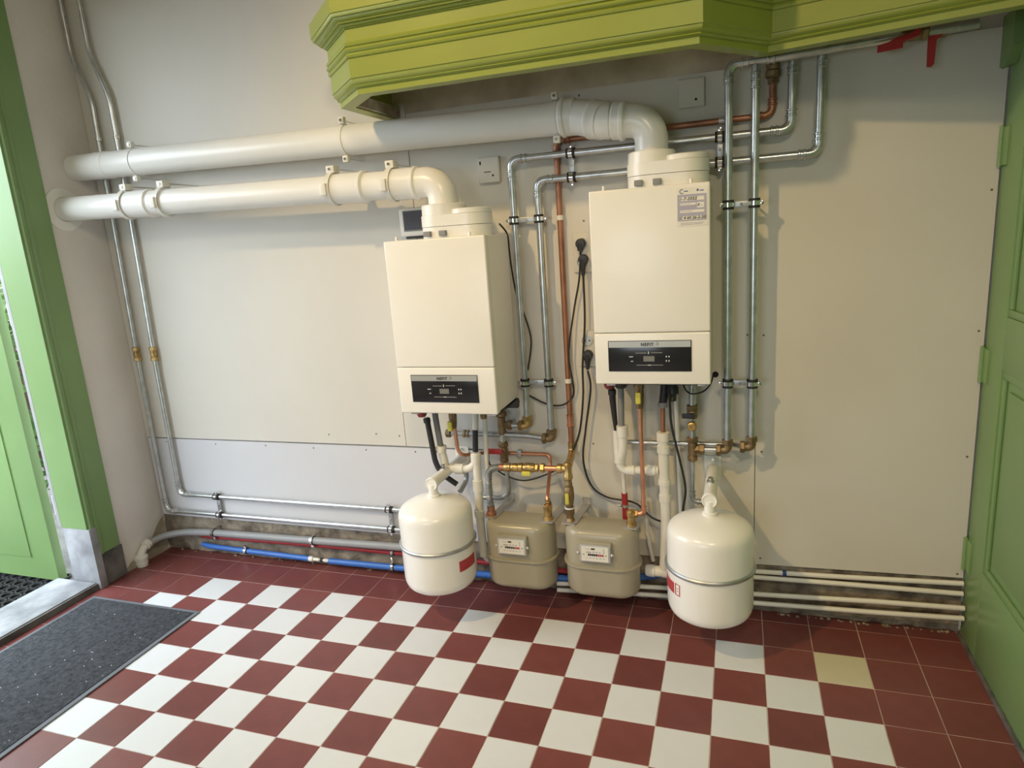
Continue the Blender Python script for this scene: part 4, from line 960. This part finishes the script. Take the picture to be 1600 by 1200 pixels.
# ------------------------------------------------------------------ door mats and what lies outside
t = thing('doormat', 'dark grey carpet doormat with rubber edge on the tiles', 'mat', (-2.18, -1.06, .001))
obj('pile', bx(-2.485, -1.885, -1.66, -.525, .001, .0085, bev=.002), 'mat_pile', t)
bm = B()
for a, b, c, d in ((-2.502, -2.484, -1.68, -.508), (-1.886, -1.864, -1.68, -.508), (-2.484, -1.886, -.526, -.508), (-2.484, -1.886, -1.68, -1.659)): box(bm, a, b, c, d, .001, .006, bev=.001, seg=1)
obj('rubber_edge', bm, 'mat_edge', t)
bm = B()
for k in range(70):
    x, y = random.uniform(-2.47, -1.9), random.uniform(-1.6, -.54); r = random.uniform(.0012, .003)
    lathe(bm, (x, y, .0085), (0, 0, 1), [(r, 0), (r * .6, r * .6), (0, r * .7)], 5, random.random())
lf = obj('lint', bm, 'print_white', t); lf['kind'] = 'stuff'
gb = B(); box(gb, -12.0, XL - .142, -14, 6, -.10, -.032); box(gb, XL - .142, 8, -14, YF - .13, -.10, -.032)
struct(obj('ground', gb, 'paving'))
t = thing('rubber_mat', 'black rubber ring mat outside under the open door leaf', 'mat', (-3.3, -.75, -.03))
bm = B()
for a in range(11):
    for b in range(13):
        x = -2.90 - a * .062 - (.031 if b % 2 else 0); y = -.35 - b * .054
        ring((x, y, -.024), (0, 0, 1), .022, .014, .008, bm)
o = obj('ring_web', bm, 'rubber_black', t); o['kind'] = 'stuff'
def shrub(label, x, y, h, w, n, seed):
    rnd = random.Random(seed); t = thing('shrub', label, 'shrub', (x, y, -.03), 'garden shrubs')
    bm = B()
    for k in range(6):
        a = rnd.random() * 6.28; sweep(bm, [(x, y, -.03), (x + .1 * math.cos(a), y + .1 * math.sin(a), h * .4), (x + w * .5 * math.cos(a), y + w * .5 * math.sin(a), h * .8)], [.02, .012, .005], 6)
    obj('stems', bm, 'bark', t)
    bm = B()
    for k in range(n):
        u, v, q = rnd.gauss(0, 1), rnd.gauss(0, 1), rnd.gauss(0, 1); l = math.sqrt(u * u + v * v + q * q) or 1; s = rnd.random() ** .33
        c = Vector((x + u / l * s * w, y + v / l * s * w, h * .55 + q / l * s * h * .5))
        d = Vector((rnd.gauss(0, 1), rnd.gauss(0, 1), rnd.gauss(0, .6))).normalized(); e = d.orthogonal().normalized(); sz = rnd.uniform(.03, .06)
        p = [c, c + d * sz + e * sz * .45, c + d * sz * 2, c + d * sz - e * sz * .45]
        bm.faces.new([bm.verts.new(i) for i in p])
    f = obj('foliage', bm, 'leaf_green', t, 80); f['kind'] = 'stuff'
shrub('leafy green garden shrub seen through the gap beside the open door', -3.95, .45, 1.55, .50, 1500, 1)
shrub('taller garden shrub further back behind the open door', -5.1, 1.2, 2.2, .8, 2000, 2)

gw = thing('sky_screen_wall', 'unseen dark wall added beyond the shrubs to cut low skylight', 'wall', (-6.4, -1.0, -.03))  # out of view, added to block low skylight entering the doorway
obj('wall', bx(-6.5, -6.3, -7, 5, -.03, 1.7, bev=.01), 'masonry', gw)
obj('coping', bx(-6.56, -6.24, -7, 5, 1.7, 1.76, bev=.01), 'bluestone', gw)
